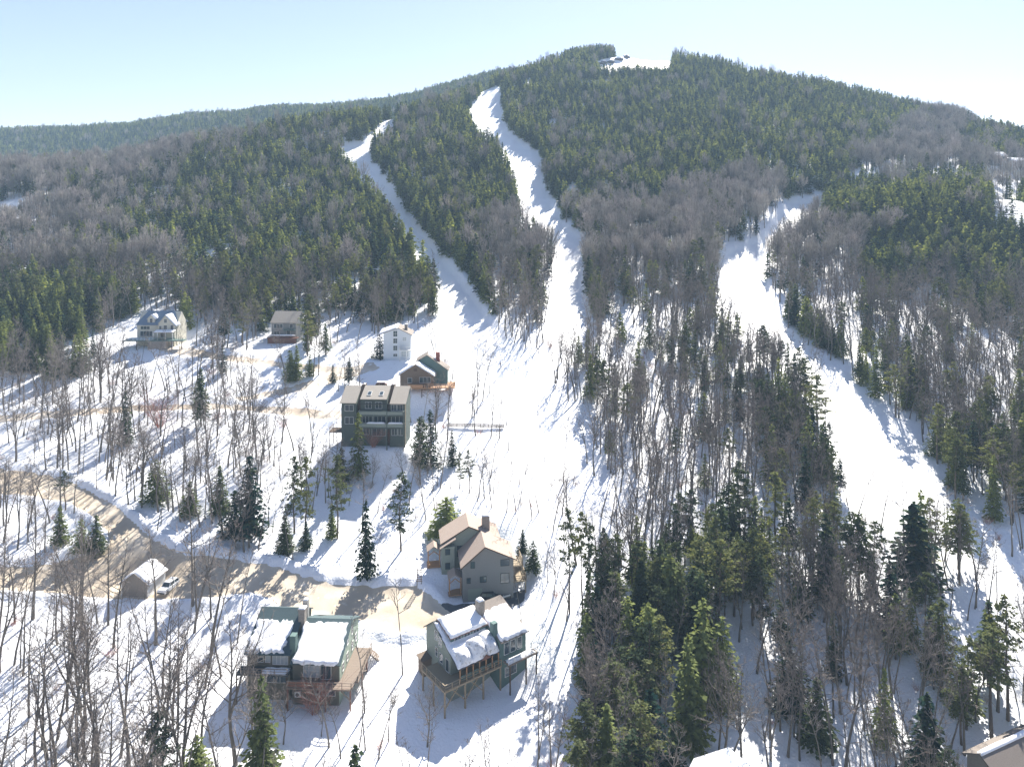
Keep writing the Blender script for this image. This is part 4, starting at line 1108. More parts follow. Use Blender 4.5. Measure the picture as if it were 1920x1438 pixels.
    for a, b in (((19.4, 3.2, .6), (19.4, 6.4, 2.4)), ((19.46, 6.4, .6), (19.46, 3.2, 2.4)), ((18.8, -2, .8), (17.2, -2, 2.4))): part(r, 'brace', 'deck_wood', lambda g: gbeam(g, a, b, .14))
    def st(g):
        for k in range(8): gbox(g, 19.65 + k * .28, 19.93 + k * .28, 8, 9.4, 2.45 - k * .22, 2.5 - k * .22)
        gbeam(g, (19.65, 8, 2.35), (21.9, 8, .6), .12); gbeam(g, (19.65, 9.4, 2.35), (21.9, 9.4, .6), .12)
    part(r, 'stairs', 'deck_wood', st)
    hp = part(r, 'heat_pump', 'white_trim', lambda g: gbox(g, 8.9, 9.9, -.75, -.35, .2, 1.1))
    def fan(g):
        g.tube([(9.35, -.78, .65), (9.35, -.755, .65)], [.32, .32], 14); g.tube([(9.35, -.79, .65), (9.35, -.78, .65)], [.08, .3], 10)
    link(bpy.data.objects.new('fan', (lambda g: (fan(g), g.mesh('fan', ['trim']))[1])(Geo())), hp)
duplex()

# ------------------------------------------------------------------ teal house with the screened porch
def porch_house():
    r = building('porch_house', 'teal gabled house with snow-heaped porch roof, wraparound deck and cross-braced posts', 861, 1251, 120.4, 37, zoff=-5.9)
    keepout(r, -4, 16, -3, 12)
    part(r, 'wall', 'pale_teal_siding', lambda g: gprism_x(g, [(2.6, -3), (2.6, 7.0), (8, 9.95), (10.8, 7.9), (10.8, -3)], 0, 8.2), 'pale grey-green gable end')
    part(r, 'wall', 'teal_siding', lambda g: gprism_x(g, [(-.2, -3), (-.2, 7.3), (8, 9.9), (10.8, 7.9), (10.8, -3)], 8.205, 14), 'dark teal right unit')
    part(r, 'dormer_wall', 'teal_siding', lambda g: gprism_x(g, [(3.7, 7.6), (3.7, 8.85), (7.9, 9.95), (7.9, 9.0)], .7, 8.0))
    def rf(g):
        gslab(g, [(-.4, -.35, 5.75), (8.2, -.35, 5.75), (8.2, 8, 10.1), (-.4, 8, 10.1)], .16)
        gslab(g, [(-.4, 8.02, 10.1), (8.2, 8.02, 10.1), (8.2, 11.3, 7.7), (-.4, 11.3, 7.7)], .16)
    ro = part(r, 'roof', 'trim', rf)
    snow_on(ro, [(-.4, -.35, 5.75), (8.2, -.35, 5.75), (8.2, 8, 10.1), (-.4, 8, 10.1)], .2, 20, 26, .03, 4, keep=(0, 1, 0, .97), mat='snow')
    snow_on(ro, [(-.2, -.3, 5.8), (8.2, -.3, 5.8), (8.2, 3.5, 7.8), (-.2, 3.5, 7.8)], .3, 30, 14, .06, 14, lumps=.5, mat='snow')
    for k, (a, b, c_, hh) in enumerate(((.1, 2.9, 2.2, 1.0), (2.7, 5.9, 3.0, 1.5), (5.5, 8.15, 3.3, 1.5))):
        zf = lambda yy: 5.95 + (yy + .35) * .52
        snow_on(ro, [(a, -.25, zf(-.25)), (b, -.25, zf(-.25)), (b, c_, zf(c_)), (a, c_, zf(c_))], .3, 12, 12, .02, 30 + k, mat='dirty_snow', dome=hh)
    dr = part(r, 'dormer_roof', 'red_wood', lambda g: gslab(g, [(.4, 3.3, 8.85), (8.15, 3.3, 8.85), (8.15, 8, 10.3), (.4, 8, 10.3)], .16))
    snow_on(dr, [(.4, 3.3, 8.85), (8.15, 3.3, 8.85), (8.15, 8, 10.3), (.4, 8, 10.3)], .4, 22, 14, .03, 6)
    def rf2(g):
        gslab(g, [(8.22, -.7, 7.3), (14.4, -.7, 7.3), (14.4, 8, 10.1), (8.22, 8, 10.1)], .18)
        gslab(g, [(8.22, 8.02, 10.1), (14.4, 8.02, 10.1), (14.4, 11.3, 7.8), (8.22, 11.3, 7.8)], .18)
    ro = part(r, 'roof', 'brown_roof', rf2)
    snow_on(ro, [(8.22, -.7, 7.3), (14.4, -.7, 7.3), (14.4, 8, 10.1), (8.22, 8, 10.1)], .4, 24, 22, .08, 9, keep=(0, .98, 0, .8))
    part(r, 'chimney_chase', 'teal_siding', lambda g: gbox(g, 7.7, 8.7, 1.0, 2.0, 5, 10.0))
    ch = part(r, 'chimney', 'stone', lambda g: gbox(g, 7.6, 8.8, 5.2, 6.5, 8, 12.0)); snowcap(ch, 7.6, 8.8, 5.2, 6.5, 12.0, .5, 2)
    for y, z, w_ in ((7.0, 7.1, .8), (5.6, 6.6, .9), (6.9, 4.3, .7), (5.2, 3.9, 1.0)): window(r, 'L', y, y + w_, z, z + 1.5, 0, 1, 2)
    window(r, 'L', 3.2, 4.2, 3.4, 5.4, 0, 1, 1)
    for x in (1.5, 3.4, 5.3): window(r, 'F', x, x + 1.2, 7.9, 8.55, 3.7, 2, 1)
    for x in (9.2, 10.6, 12.0): window(r, 'F', x, x + 1.0, 4.7, 6.7, -.2, 1, 1)
    window(r, 'F', 9.4, 11.8, .8, 2.4, -.2, 2, 1)
    # porch
    part(r, 'porch_screen', 'teal_siding', lambda g: gbox(g, .15, 8.1, .1, .16, 3.3, 4.2))
    part(r, 'porch_gable', 'red_wood', lambda g: gprism(g, [(4.2, 5.5), (6.4, 5.5), (5.3, 6.3)], -.38, -.3))
    for k in range(7): part(r, 'porch_post', 'orange_wood', lambda g: gbeam(g, (.1 + k * 1.32, -.1, 3.3), (.1 + k * 1.32, -.1, 5.65), .17))
    part(r, 'porch_beam', 'red_wood', lambda g: gbeam(g, (0, -.1, 5.6), (8.2, -.1, 5.6), .2))
    def dk(g): gbox(g, -3.2, 8.5, -.5, 2.6, 3.0, 3.3); gbox(g, -3.2, -.003, 2.61, 7, 3.0, 3.3)
    part(r, 'deck', 'tan_wood', dk)
    part(r, 'railing', 'tan_wood', lambda g: railing(g, [(-3.1, 6.9, 3.3), (-3.1, -.45, 3.3), (8.4, -.45, 3.3)], 1.0, 1.5, .1))
    posts(r, [(-3, -.3, -2.5, 3.0), (-3, 3.3, -2.5, 3.0), (-3, 6.8, -2, 3.0), (1, -.3, -2.5, 3), (4.7, -.3, -2.5, 3), (8.3, -.3, -2.5, 3)], .24, 'tan_wood')
    for a, b in (((-3, -.3, .3), (-.5, -.3, 2.9)), ((1, -.3, .3), (-1.5, -.3, 2.9)), ((1, -.3, .3), (3.5, -.3, 2.9)), ((4.7, -.3, .3), (2.2, -.3, 2.9))): part(r, 'brace', 'tan_wood', lambda g: gbeam(g, a, b, .16))
    dk2 = part(r, 'upper_balcony', 'deck_wood', lambda g: gbox(g, 8.6, 15.0, -2.4, -.71, 3.9, 4.15)); snow_on(dk2, [(8.7, -2.3, 4.15), (14.8, -2.3, 4.15), (14.8, -.8, 4.15), (8.7, -.8, 4.15)], .3, 16, 5, .08, 6)
    part(r, 'balcony_railing', 'white_trim', lambda g: railing(g, [(8.65, -2.3, 4.2), (14.9, -2.3, 4.2), (14.9, -.6, 4.2)], 1.0, 1.2, .09))
    posts(r, [(9, -2.2, -2.5, 3.9), (12.5, -2.2, -2.5, 3.9), (14.8, -2.2, -2.5, 3.9)], .2, 'dark_wood')
    part(r, 'porch_shed', 'brown_siding', lambda g: (gbox(g, -1.8, -.01, 9.0, 10.6, 0, 3.0), gslab(g, [(-2.1, 8.8, 3.2), (-.05, 8.8, 3.2), (-.05, 10.8, 3.6), (-2.1, 10.8, 3.6)], .12)))
porch_house()

# ------------------------------------------------------------------ tan roofed house
def tan_house():
    r = building('tan_roofed_house', 'grey two-gabled house with bare tan shingle roofs and orange entry porches', 868, 1121, 145, 9)
    keepout(r, -7, 14, -2, 16)
    part(r, 'wall', 'grey_siding', lambda g: gprism(g, [(0, -2), (10.3, -2), (10.3, 7.3), (4.45, 10.0), (0, 6.4)], 0, 7.69), 'grey gable wall with small windows')
    part(r, 'wall', 'pale_teal_siding', lambda g: gprism(g, [(-3.6, -1), (8.2, -1), (8.2, 8.3), (1.9, 11.0), (-3.6, 7.9)], 7.7, 14.2), 'shaded rear gable wall')
    def rf(g):
        gslab(g, [(-.5, -.45, 6.1), (4.45, -.45, 10.15), (4.45, 7.68, 10.15), (-.5, 7.68, 6.1)], .16)
        gslab(g, [(4.47, -.45, 10.15), (10.9, -.45, 7.15), (10.9, 7.68, 7.15), (4.47, 7.68, 10.15)], .16)
    part(r, 'roof', 'tan_shingle', rf)
    def rf2(g):
        gslab(g, [(-4.1, 7.3, 7.75), (1.9, 7.3, 11.15), (1.9, 14.6, 11.15), (-4.1, 14.6, 7.75)], .16)
        gslab(g, [(1.92, 7.3, 11.15), (8.7, 7.3, 8.2), (8.7, 14.6, 8.2), (1.92, 14.6, 11.15)], .16)
    part(r, 'roof', 'tan_shingle', rf2)
    for tr_ in (((-.55, -.5, 6.0), (4.45, -.5, 10.08), (10.95, -.5, 7.05)), ((-4.15, 7.25, 7.65), (1.9, 7.25, 11.07), (8.75, 7.25, 8.1))):
        part(r, 'roof_trim', 'dark_wood', lambda g: (gbeam(g, tr_[0], tr_[1], .12, w2=.2), gbeam(g, tr_[1], tr_[2], .12, w2=.2)))
    part(r, 'entry_bay', 'pale_teal_siding', lambda g: gprism(g, [(-3.9, -1), (-1.2, -1), (-1.2, 7.6), (-3.9, 7.4)], 6.3, 7.69))
    part(r, 'entry_bay_roof', 'tan_shingle', lambda g: gslab(g, [(-4.3, 6.0, 7.35), (-1.0, 6.0, 9.25), (-1.0, 7.29, 9.25), (-4.3, 7.29, 7.35)], .14))
    ch = part(r, 'chimney', 'stone', lambda g: gbox(g, 5.0, 6.6, 9.2, 10.6, 8, 12.2)); snowcap(ch, 5.0, 6.6, 9.2, 10.6, 12.2, .4, 5)
    for x, z, w_, h_ in ((1.6, 5.9, .75, 1.2), (.8, 2.9, .7, 1.0), (3.5, 2.9, 1.2, 1.1), (7.7, 5.9, 1.7, 1.2), (7.7, 2.4, 1.7, 1.9)): window(r, 'F', x, x + w_, z, z + h_, 0, 1 if w_ < 1 else 2, 1, trim='trim')
    part(r, 'garage_door', 'pale_teal_siding', lambda g: gbox(g, 1.0, 3.9, -.04, -.003, -.6, 1.7))
    for x, z, w_, h_ in ((-3.1, 6.0, .9, 1.1), (-3.1, 3.0, .9, 1.2)): window(r, 'F', x, x + w_, z, z + h_, 6.3, 1, 1, trim='trim')
    window(r, 'F', -.5, .6, 4.8, 7.0, 7.7, 1, 2, trim='trim')
    def pch(name, x0, x1, y0, y1, z, zr):
        part(r, name, 'tan_shingle', lambda g: (gslab(g, [(x0 - .3, y0 - .3, z), ((x0 + x1) / 2, y0 - .3, zr), ((x0 + x1) / 2, y1, zr), (x0 - .3, y1, z)], .12), gslab(g, [((x0 + x1) / 2 + .01, y0 - .3, zr), (x1 + .3, y0 - .3, z), (x1 + .3, y1, z), ((x0 + x1) / 2 + .01, y1, zr)], .12)))
        for px_ in (x0, x1): part(r, 'porch_post', 'orange_wood', lambda g: gbeam(g, (px_, y0, z - 3.3), (px_, y0, z - .05), .26))
        part(r, 'porch_brace', 'orange_wood', lambda g: (gbeam(g, (x0, y0, z - 1), ((x0 + x1) / 2, y0, z - .1), .14), gbeam(g, (x1, y0, z - 1), ((x0 + x1) / 2, y0, z - .1), .14)))
        part(r, 'porch_floor', 'orange_wood', lambda g: gbox(g, x0 - .2, x1 + .2, y0 - .2, y1, z - 3.5, z - 3.3))
    pch('porch_roof', -6.6, -4.2, 8.4, 11.0, 6.0, 7.1); pch('porch_roof', -2.6, -.3, 1.6, 4.6, 3.3, 4.1)
    def dk(g):
        gbox(g, 10.4, 13.2, .8, 7, 1.9, 2.1); gbox(g, 10.4, 12.6, 1.5, 6, 4.7, 4.9)
        railing(g, [(10.5, .9, 2.1), (13.1, .9, 2.1), (13.1, 7, 2.1)], 1, 1.2, .1); railing(g, [(10.5, 1.6, 4.9), (12.5, 1.6, 4.9), (12.5, 6, 4.9)], 1, 1.2, .1)
    part(r, 'side_deck', 'tan_wood', dk)
    posts(r, [(13, 1, -2, 1.9), (13, 6.8, -2, 1.9), (12.4, 1.7, 2.1, 6.6), (12.4, 5.8, 2.1, 6.6)], .2, 'tan_wood')
tan_house()

# ------------------------------------------------------------------ green multi-level house
def green_house():
    r = building('multi_level_house', 'sage green multi-level house with two roof windows and stacked balconies', 640, 829, 190, -2)
    keepout(r, -3, 19, -4, 9)
    s_ = 7.1
    part(r, 'wall', 'sage_siding', lambda g: gprism_x(g, [(0, -3), (0, 10.6), (6.2, 13.3), (8.5, 12), (8.5, -3)], 0, 4.0), 'left wing')
    part(r, 'wall', 'sage_siding', lambda g: gprism_x(g, [(.8, -3), (.8, 11.4), (6.2, 13.4), (8.5, 12), (8.5, -3)], 4.9, 12.0), 'middle wing')
    part(r, 'wall', 'sage_siding', lambda g: gprism_x(g, [(0, -3), (0, 10.5), (6.2, 13.3), (8.5, 12), (8.5, -3)], 12.9, 16.8), 'right wing')
    part(r, 'chimney_wall', 'dark_wood', lambda g: gprism_x(g, [(1.2, -3), (1.2, 9.8), (6, 13.8), (8, 13.8), (8, -3)], 4.01, 4.89))
    part(r, 'chimney_wall', 'dark_wood', lambda g: gprism_x(g, [(1.2, -3), (1.2, 9.8), (6, 13.8), (8, 13.8), (8, -3)], 12.01, 12.89))
    def rr(x0, x1, z0, z1, y0):
        return part(r, 'roof', 'grey_roof', lambda g: (gslab(g, [(x0, y0, z0), (x1, y0, z0), (x1, 6.2, z1), (x0, 6.2, z1)], .18), gslab(g, [(x0, 6.22, z1), (x1, 6.22, z1), (x1, 8.9, z1 - 1.6), (x0, 8.9, z1 - 1.6)], .18)))
    rr(-.4, 4.0, 10.5, 13.5, -.6); m = rr(4.92, 12.0, 11.35, 13.6, .2); rr(12.92, 17.2, 10.4, 13.5, -.6)
    for x in (6.4, 9.6):
        w_ = part(m, 'skylight', 'white_trim', lambda g: gslab(g, [(x, 1.6, 12.05), (x + 1.1, 1.6, 12.05), (x + 1.1, 3.3, 12.72), (x, 3.3, 12.72)], .14))
        w_.parent = m
        gl = Geo(); gslab(gl, [(x + .1, 1.75, 12.13), (x + 1.0, 1.75, 12.13), (x + 1.0, 3.15, 12.68), (x + .1, 3.15, 12.68)], .03)
        link(bpy.data.objects.new('pane', gl.mesh('pane', ['glass'])), m)
    for x in (4.3, 12.3):
        snowcap(r, x, x + .5, 6.2, 7.6, 13.8, .2, 4)
    window(r, 'F', 6.2, 7.8, 8.8, 10.4, .8, 2, 1); window(r, 'F', 8.9, 10.6, 8.8, 10.4, .8, 2, 1)
    window(r, 'F', 13.3, 14.6, 8.5, 10.0, 0, 2, 1); window(r, 'F', 14.9, 16.3, 8.5, 10.0, 0, 2, 1)
    window(r, 'F', 1, 3.2, 8.3, 9.8, 0, 2, 1); window(r, 'F', 1, 3.2, 4.9, 6.6, 0, 2, 1)
    window(r, 'F', 5.4, 8.0, 5.0, 7.3, .8, 3, 1); window(r, 'F', 8.5, 11.6, 5.0, 7.3, .8, 3, 1); window(r, 'F', 13.4, 16.4, 5.0, 7.0, 0, 3, 1)
    window(r, 'F', 5.6, 7.2, 1.9, 3.9, .8, 2, 1); window(r, 'F', 8.0, 11.6, 1.6, 3.9, .8, 3, 1); window(r, 'F', 13.4, 14.8, 2, 3.8, 0, 2, 1); window(r, 'F', 15.1, 16.4, 2, 3.8, 0, 2, 1)
    for z, snowy in ((7.6, False), (4.4, True)):
        d = part(r, 'balcony', 'sage_siding', lambda g: gbox(g, 4.9, 16.8, -1.6, -.004, z - .3, z)); 
        part(r, 'railing', 'pale_teal_siding', lambda g: (railing(g, [(4.95, -.1, z), (4.95, -1.5, z), (16.75, -1.5, z), (16.75, -.1, z)], 1.0, 2.0, .1), gbox(g, 5.1, 16.6, -1.54, -1.5, z + .1, z + .9)))
        part(r, 'painted_shade_strip', 'trim', lambda g: gbox(g, 4.95, 16.7, -.03 - .004, -.006, z + 2.45, z + 2.7))  # dark strip standing in for the shade below balcony and eave
        if snowy: snow_on(d, [(7, -1.65, z + 1.05), (12, -1.65, z + 1.05), (12, -1.2, z + 1.05), (7, -1.2, z + 1.05)], .35, 14, 4, .05, 3); snow_on(d, [(12.6, -1.65, z + 1.05), (16.7, -1.65, z + 1.05), (16.7, -1.2, z + 1.05), (12.6, -1.2, z + 1.05)], .35, 12, 4, .05, 6)
    posts(r, [(4.95, -1.5, -2.5, 8.5), (12.4, -1.5, -2.5, 8.5), (16.75, -1.5, -2.5, 8.5)], .22, 'sage_siding')
    part(r, 'corner_board', 'tan_wood', lambda g: gbox(g, 16.81, 17.0, -.02, .4, -3, 10.2))
    part(r, 'side_deck', 'dark_wood', lambda g: (gbox(g, -3.6, -.004, 1, 5, 2.2, 2.4), railing(g, [(-3.5, 5, 2.4), (-3.5, 1.1, 2.4), (-.1, 1.1, 2.4)], 1, 1.2)))
    posts(r, [(-3.4, 1.2, -2, 2.2), (-3.4, 4.8, -2, 2.2)], .2, 'dark_wood')
green_house()

# ------------------------------------------------------------------ white tall house
def white_house():
    r = building('white_gable_house', 'white tall gabled house with a column of stacked centre windows', 719, 672, 249, 4)
    keepout(r, -3, 12, -3, 10)
    part(r, 'wall', 'white_siding', lambda g: gprism(g, [(0, -3), (9.4, -3), (9.4, 8.1), (4.9, 10.4), (0, 8.9)], 0, 9))
    ro = part(r, 'roof', 'brown_roof', lambda g: (gslab(g, [(-1.8, -.4, 8.3), (4.9, -.4, 10.6), (4.9, 9.3, 10.6), (-1.8, 9.3, 8.3)], .2), gslab(g, [(4.92, -.4, 10.6), (10.0, -.4, 7.95), (10.0, 9.3, 7.95), (4.92, 9.3, 10.6)], .2)))
    snow_on(ro, [(-1.8, -.4, 8.3), (4.9, -.4, 10.6), (4.9, 9.3, 10.6), (-1.8, 9.3, 8.3)], .4, 14, 12, .05, 3)
    ch = part(r, 'chimney', 'stone', lambda g: gbox(g, 7.0, 8.0, 3, 4, 8.5, 11.2)); snowcap(ch, 7.0, 8.0, 3, 4, 11.2, .2, 3)
    for z0, z1 in ((7.5, 9.4), (5.2, 6.8), (2.7, 4.3), (.6, 1.5)): window(r, 'F', 3.4, 4.7, z0, z1, 0, 2, 2)
    window(r, 'F', 6.6, 7.8, 6.0, 7.2, 0, 2, 2, 'curtain_glass')
    d = part(r, 'balcony', 'white_trim', lambda g: (gbox(g, 5.6, 10.6, -2.2, -.004, 2.9, 3.1), railing(g, [(5.7, -.1, 3.1), (5.7, -2.1, 3.1), (10.5, -2.1, 3.1), (10.5, -.1, 3.1)], 1.1, 1.2, .1, .3)))
    posts(r, [(5.8, -2, -2, 2.9), (8.1, -2, -2, 2.9), (10.4, -2, -2, 2.9)], .2, 'white_trim')
    window(r, 'F', 6.2, 8.6, .6, 2.3, 0, 3, 2, 'curtain_glass')
white_house()

# ------------------------------------------------------------------ brown house with the orange deck
def brown_house():
    r = building('brown_gable_house', 'brown gabled house with snowy roof edges, brick chimney and orange deck', 750, 722, 222, 3)
    keepout(r, -2, 17, -4, 12)
    part(r, 'wall', 'brown_siding', lambda g: gprism(g, [(0, -3), (10.2, -3), (10.2, 2.7), (4.7, 6.2), (0, 3.2)], 0, 5.0))
    part(r, 'rear_wall', 'teal_siding', lambda g: gprism(g, [(5.0, -3), (14.4, -3), (14.4, 3.3), (8.0, 8.0), (5.0, 6.2)], 5.01, 11))
    ro = part(r, 'roof', 'brown_roof', lambda g: (gslab(g, [(-.6, -.5, 3.0), (4.7, -.5, 6.4), (4.7, 5.0, 6.4), (-.6, 5.0, 3.0)], .2), gslab(g, [(4.72, -.5, 6.4), (10.8, -.5, 2.55), (10.8, 5.0, 2.55), (4.72, 5.0, 6.4)], .2)))
    snow_on(ro, [(4.72, -.5, 6.4), (10.8, -.5, 2.55), (10.8, 5.0, 2.55), (4.72, 5.0, 6.4)], .4, 12, 8, .06, 3); snow_on(ro, [(-.6, -.5, 3.0), (4.7, -.5, 6.4), (4.7, 5.0, 6.4), (-.6, 5.0, 3.0)], .35, 12, 8, .12, 5)
    rb = part(r, 'rear_roof', 'brown_roof', lambda g: (gslab(g, [(4.4, 4.6, 6.3), (8.0, 4.6, 8.3), (8.0, 11.3, 8.3), (4.4, 11.3, 6.3)], .2), gslab(g, [(8.02, 4.6, 8.3), (15.0, 4.6, 3.2), (15.0, 11.3, 3.2), (8.02, 11.3, 8.3)], .2)))
    snow_on(rb, [(8.02, 4.6, 8.3), (15.0, 4.6, 3.2), (15.0, 11.3, 3.2), (8.02, 11.3, 8.3)], .25, 12, 10, .1, 7, keep=(0, .4, .3, 1))
    part(r, 'chimney', 'brick', lambda g: gbox(g, 10.6, 11.9, 7, 8, 5, 8.6))
    part(r, 'gable_vent', 'dark_wood', lambda g: gbox(g, 4.2, 5.2, -.05, -.003, 4.2, 5.0))
    window(r, 'F', 6.0, 9.4, .7, 2.3, 0, 3, 1); window(r, 'F', 2.4, 3.6, .7, 2.2, 0, 1, 1)
    part(r, 'deck', 'orange_wood', lambda g: (gbox(g, 2.5, 15.5, -3.2, -.004, -.5, -.25), gbox(g, 14.5, 17, -3, 5, -.5, -.26), railing(g, [(2.6, -3.1, -.25), (15.4, -3.1, -.25), (16.9, -1, -.25), (16.9, 5, -.25)], 1.05, 1.3, .12), gbox(g, 2.7, 7.2, -3.16, -3.1, -.2, .7)))
    posts(r, [(2.7, -3, -4, -.5), (6.9, -3, -4, -.5), (11, -3, -4, -.5), (15.2, -3, -4, -.5)], .25, 'dark_wood')
brown_house()

# ------------------------------------------------------------------ cream house far left
def cream_house():
    r = building('cream_dormer_house', 'cream house with blue metal roof, snowy dormer and a front gable wing', 257, 633, 262, 1)
    keepout(r, -5, 18, -16, 9)
    part(r, 'wall', 'cream_siding', lambda g: gprism_x(g, [(0, -3), (0, 4.8), (4, 9.0), (8, 4.8), (8, -3)], 0, 14.4))
    ro = part(r, 'roof', 'blue_roof', lambda g: (gslab(g, [(-.5, -.4, 4.6), (15.0, -.4, 4.6), (12.0, 4, 9.2), (2.2, 4, 9.2)], .18), gslab(g, [(2.2, 4.02, 9.2), (12.0, 4.02, 9.2), (15, 8.4, 4.6), (-.5, 8.4, 4.6)], .18)))
    part(r, 'gable_wing', 'cream_siding', lambda g: gprism(g, [(8.4, -3), (14.2, -3), (14.2, 4.9), (10.9, 8.3), (8.4, 5.6)], -1.5, -.001))
    rw = part(r, 'wing_roof', 'blue_roof', lambda g: (gslab(g, [(8.0, -1.9, 5.2), (10.9, -1.9, 8.5), (10.9, 4, 8.5), (8.0, 2.0, 5.2)], .16), gslab(g, [(10.92, -1.9, 8.5), (14.9, -1.9, 4.4), (14.9, 2, 4.4), (10.92, 4, 8.5)], .16)))
    snow_on(rw, [(10.92, -1.9, 8.5), (14.9, -1.9, 4.4), (14.9, 2, 4.4), (10.92, 4, 8.5)], .35, 10, 8, .05, 4)
    dm = part(r, 'dormer', 'cream_siding', lambda g: gprism(g, [(3.6, 4.9), (6.2, 4.9), (6.2, 6.7), (4.9, 8.1), (3.6, 6.7)], .4, 3.4))
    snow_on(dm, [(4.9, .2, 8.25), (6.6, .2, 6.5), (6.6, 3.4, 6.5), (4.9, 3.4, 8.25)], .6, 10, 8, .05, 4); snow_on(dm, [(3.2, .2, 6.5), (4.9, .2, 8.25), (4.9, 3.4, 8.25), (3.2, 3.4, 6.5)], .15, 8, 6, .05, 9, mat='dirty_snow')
    window(r, 'F', 4.4, 5.4, 5.2, 6.8, .4, 1, 2); window(r, 'F', 1.3, 4.6, 3.0, 4.1, 0, 3, 1)
    window(r, 'F', 10.4, 11.5, 5.6, 6.8, -1.5, 1, 2); window(r, 'F', 10.3, 11.5, 3.2, 4.6, -1.5, 1, 2); window(r, 'F', 8.7, 9.5, 3.2, 4.4, -1.5, 1, 2); window(r, 'F', 12.8, 13.8, 3.2, 4.7, -1.5, 1, 1)
    window(r, 'F', 9.2, 11.2, .4, 2.2, -1.5, 2, 1); window(r, 'F', 1.2, 5.5, .5, 2.3, 0, 4, 1)
    pr = part(r, 'porch_roof', 'brown_roof', lambda g: gslab(g, [(7.6, -4.2, 2.5), (14.8, -4.2, 2.5), (14.8, -1.51, 3.0), (7.6, -1.51, 3.0)], .15)); snow_on(pr, [(7.6, -4.2, 2.5), (14.8, -4.2, 2.5), (14.8, -1.6, 3.0), (7.6, -1.6, 3.0)], .3, 14, 6, .04, 3)
    posts(r, [(7.8, -4, -3, 2.4), (9.2, -4, -3, 2.4), (12, -4, -3, 2.4), (14.6, -4, -3, 2.4)], .2, 'white_trim')
    d = part(r, 'deck', 'teal_siding', lambda g: (gbox(g, -2.8, 18.5, -4.6, -1.52, -.6, -.3), gbox(g, -2.8, 8.38, -1.51, -.003, -.6, -.31), railing(g, [(-2.7, -4.5, -.3), (18.4, -4.5, -.3)], 1.0, 1.4, .1, .35)))
    snow_on(d, [(-2.7, -4.4, -.3), (7.4, -4.4, -.3), (7.4, -.3, -.3), (-2.7, -.3, -.3)], .5, 12, 8, .05, 5)
    part(r, 'foundation', 'stone', lambda g: gbox(g, 6, 12.5, -4.3, -1.6, -4, -.61))
    posts(r, [(-2.5, -4.4, -4, -.6), (2, -4.4, -4, -.6), (14.5, -4.4, -4, -.6), (18, -4.4, -4, -.6)], .22, 'dark_wood')
cream_house()

def shed_house():
    r = building('shed_roof_cabin', 'small grey cabin with ribbed metal roof and red-brown deck', 509, 630, 267, -2)
    keepout(r, -2, 11, -14, 8)
    part(r, 'wall', 'grey_siding', lambda g: gprism_x(g, [(0, -3), (0, 5.1), (5, 8.4), (8, 6.5), (8, -3)], 0, 9.2))
    part(r, 'roof', 'grey_roof', lambda g: (gslab(g, [(-.4, -.5, 4.95), (9.6, -.5, 4.95), (9.6, 5, 8.6), (-.4, 5, 8.6)], .2), gslab(g, [(-.4, 5.02, 8.6), (9.6, 5.02, 8.6), (9.6, 8.4, 6.4), (-.4, 8.4, 6.4)], .2)))
    window(r, 'F', .9, 4.2, 2.9, 4.4, 0, 3, 1); window(r, 'F', 6.8, 8.0, 3.0, 4.4, 0, 1, 1); window(r, 'F', 5.8, 7.0, .2, 2.0, 0, 1, 1); window(r, 'F', 1.0, 3.0, .3, 1.8, 0, 2, 1)
    part(r, 'balcony', 'teal_siding', lambda g: (gbox(g, 5.0, 9.2, -1.4, -.003, 2.2, 2.4), railing(g, [(5.1, -1.3, 2.4), (9.1, -1.3, 2.4)], .9, 1.2)))
    d = part(r, 'deck', 'red_wood', lambda g: (gbox(g, -.5, 10.5, -3, -.004, -.5, -.3), gbox(g, -.3, 10.3, -2.9, -2.84, -2.2, -.5), railing(g, [(-.4, -2.9, -.3), (10.4, -2.9, -.3)], .9, 1.3, .1, .3)))
    snow_on(d, [(-.4, -3, .65), (10, -3, .65), (10, -2.5, .65), (-.4, -2.5, .65)], .3, 16, 4, .04, 4)
    posts(r, [(-.3, -2.8, -3, -.5), (5, -2.8, -3, -.5), (10.3, -2.8, -3, -.5)], .2, 'dark_wood')
shed_house()

def garage():
    r = building('gable_garage', 'plain brown gable garage beside the sandy lot, snow on its roof', 228, 1119, 144.6, -6, cat='garage')
    keepout(r, -1, 7, -4, 8)
    part(r, 'wall', 'garage_siding', lambda g: gprism(g, [(0, -3), (5.6, -3), (5.6, 3.0), (2.8, 4.9), (0, 3.0)], 0, 6))
    part(r, 'corner_trim', 'white_trim', lambda g: (gbox(g, -.08, .1, -.05, -.002, -3, 2.8), gbox(g, 5.5, 5.68, -.05, -.002, -3, 2.8)))
    part(r, 'side_wall', 'white_siding', lambda g: gbox(g, 5.603, 5.66, .1, 5.9, -3, 2.8))
    ro = part(r, 'roof', 'brown_roof', lambda g: (gslab(g, [(-.5, -.4, 2.7), (2.8, -.4, 5.05), (2.8, 6.4, 5.05), (-.5, 6.4, 2.7)], .15), gslab(g, [(2.82, -.4, 5.05), (6.1, -.4, 2.7), (6.1, 6.4, 2.7), (2.82, 6.4, 5.05)], .15)))
    snow_on(ro, [(2.82, -.4, 5.05), (6.1, -.4, 2.7), (6.1, 6.4, 2.7), (2.82, 6.4, 5.05)], .3, 10, 12, .05, 2); snow_on(ro, [(-.5, -.4, 2.7), (2.8, -.4, 5.05), (2.8, 6.4, 5.05), (-.5, 6.4, 2.7)], .25, 10, 12, .05, 4)
garage()

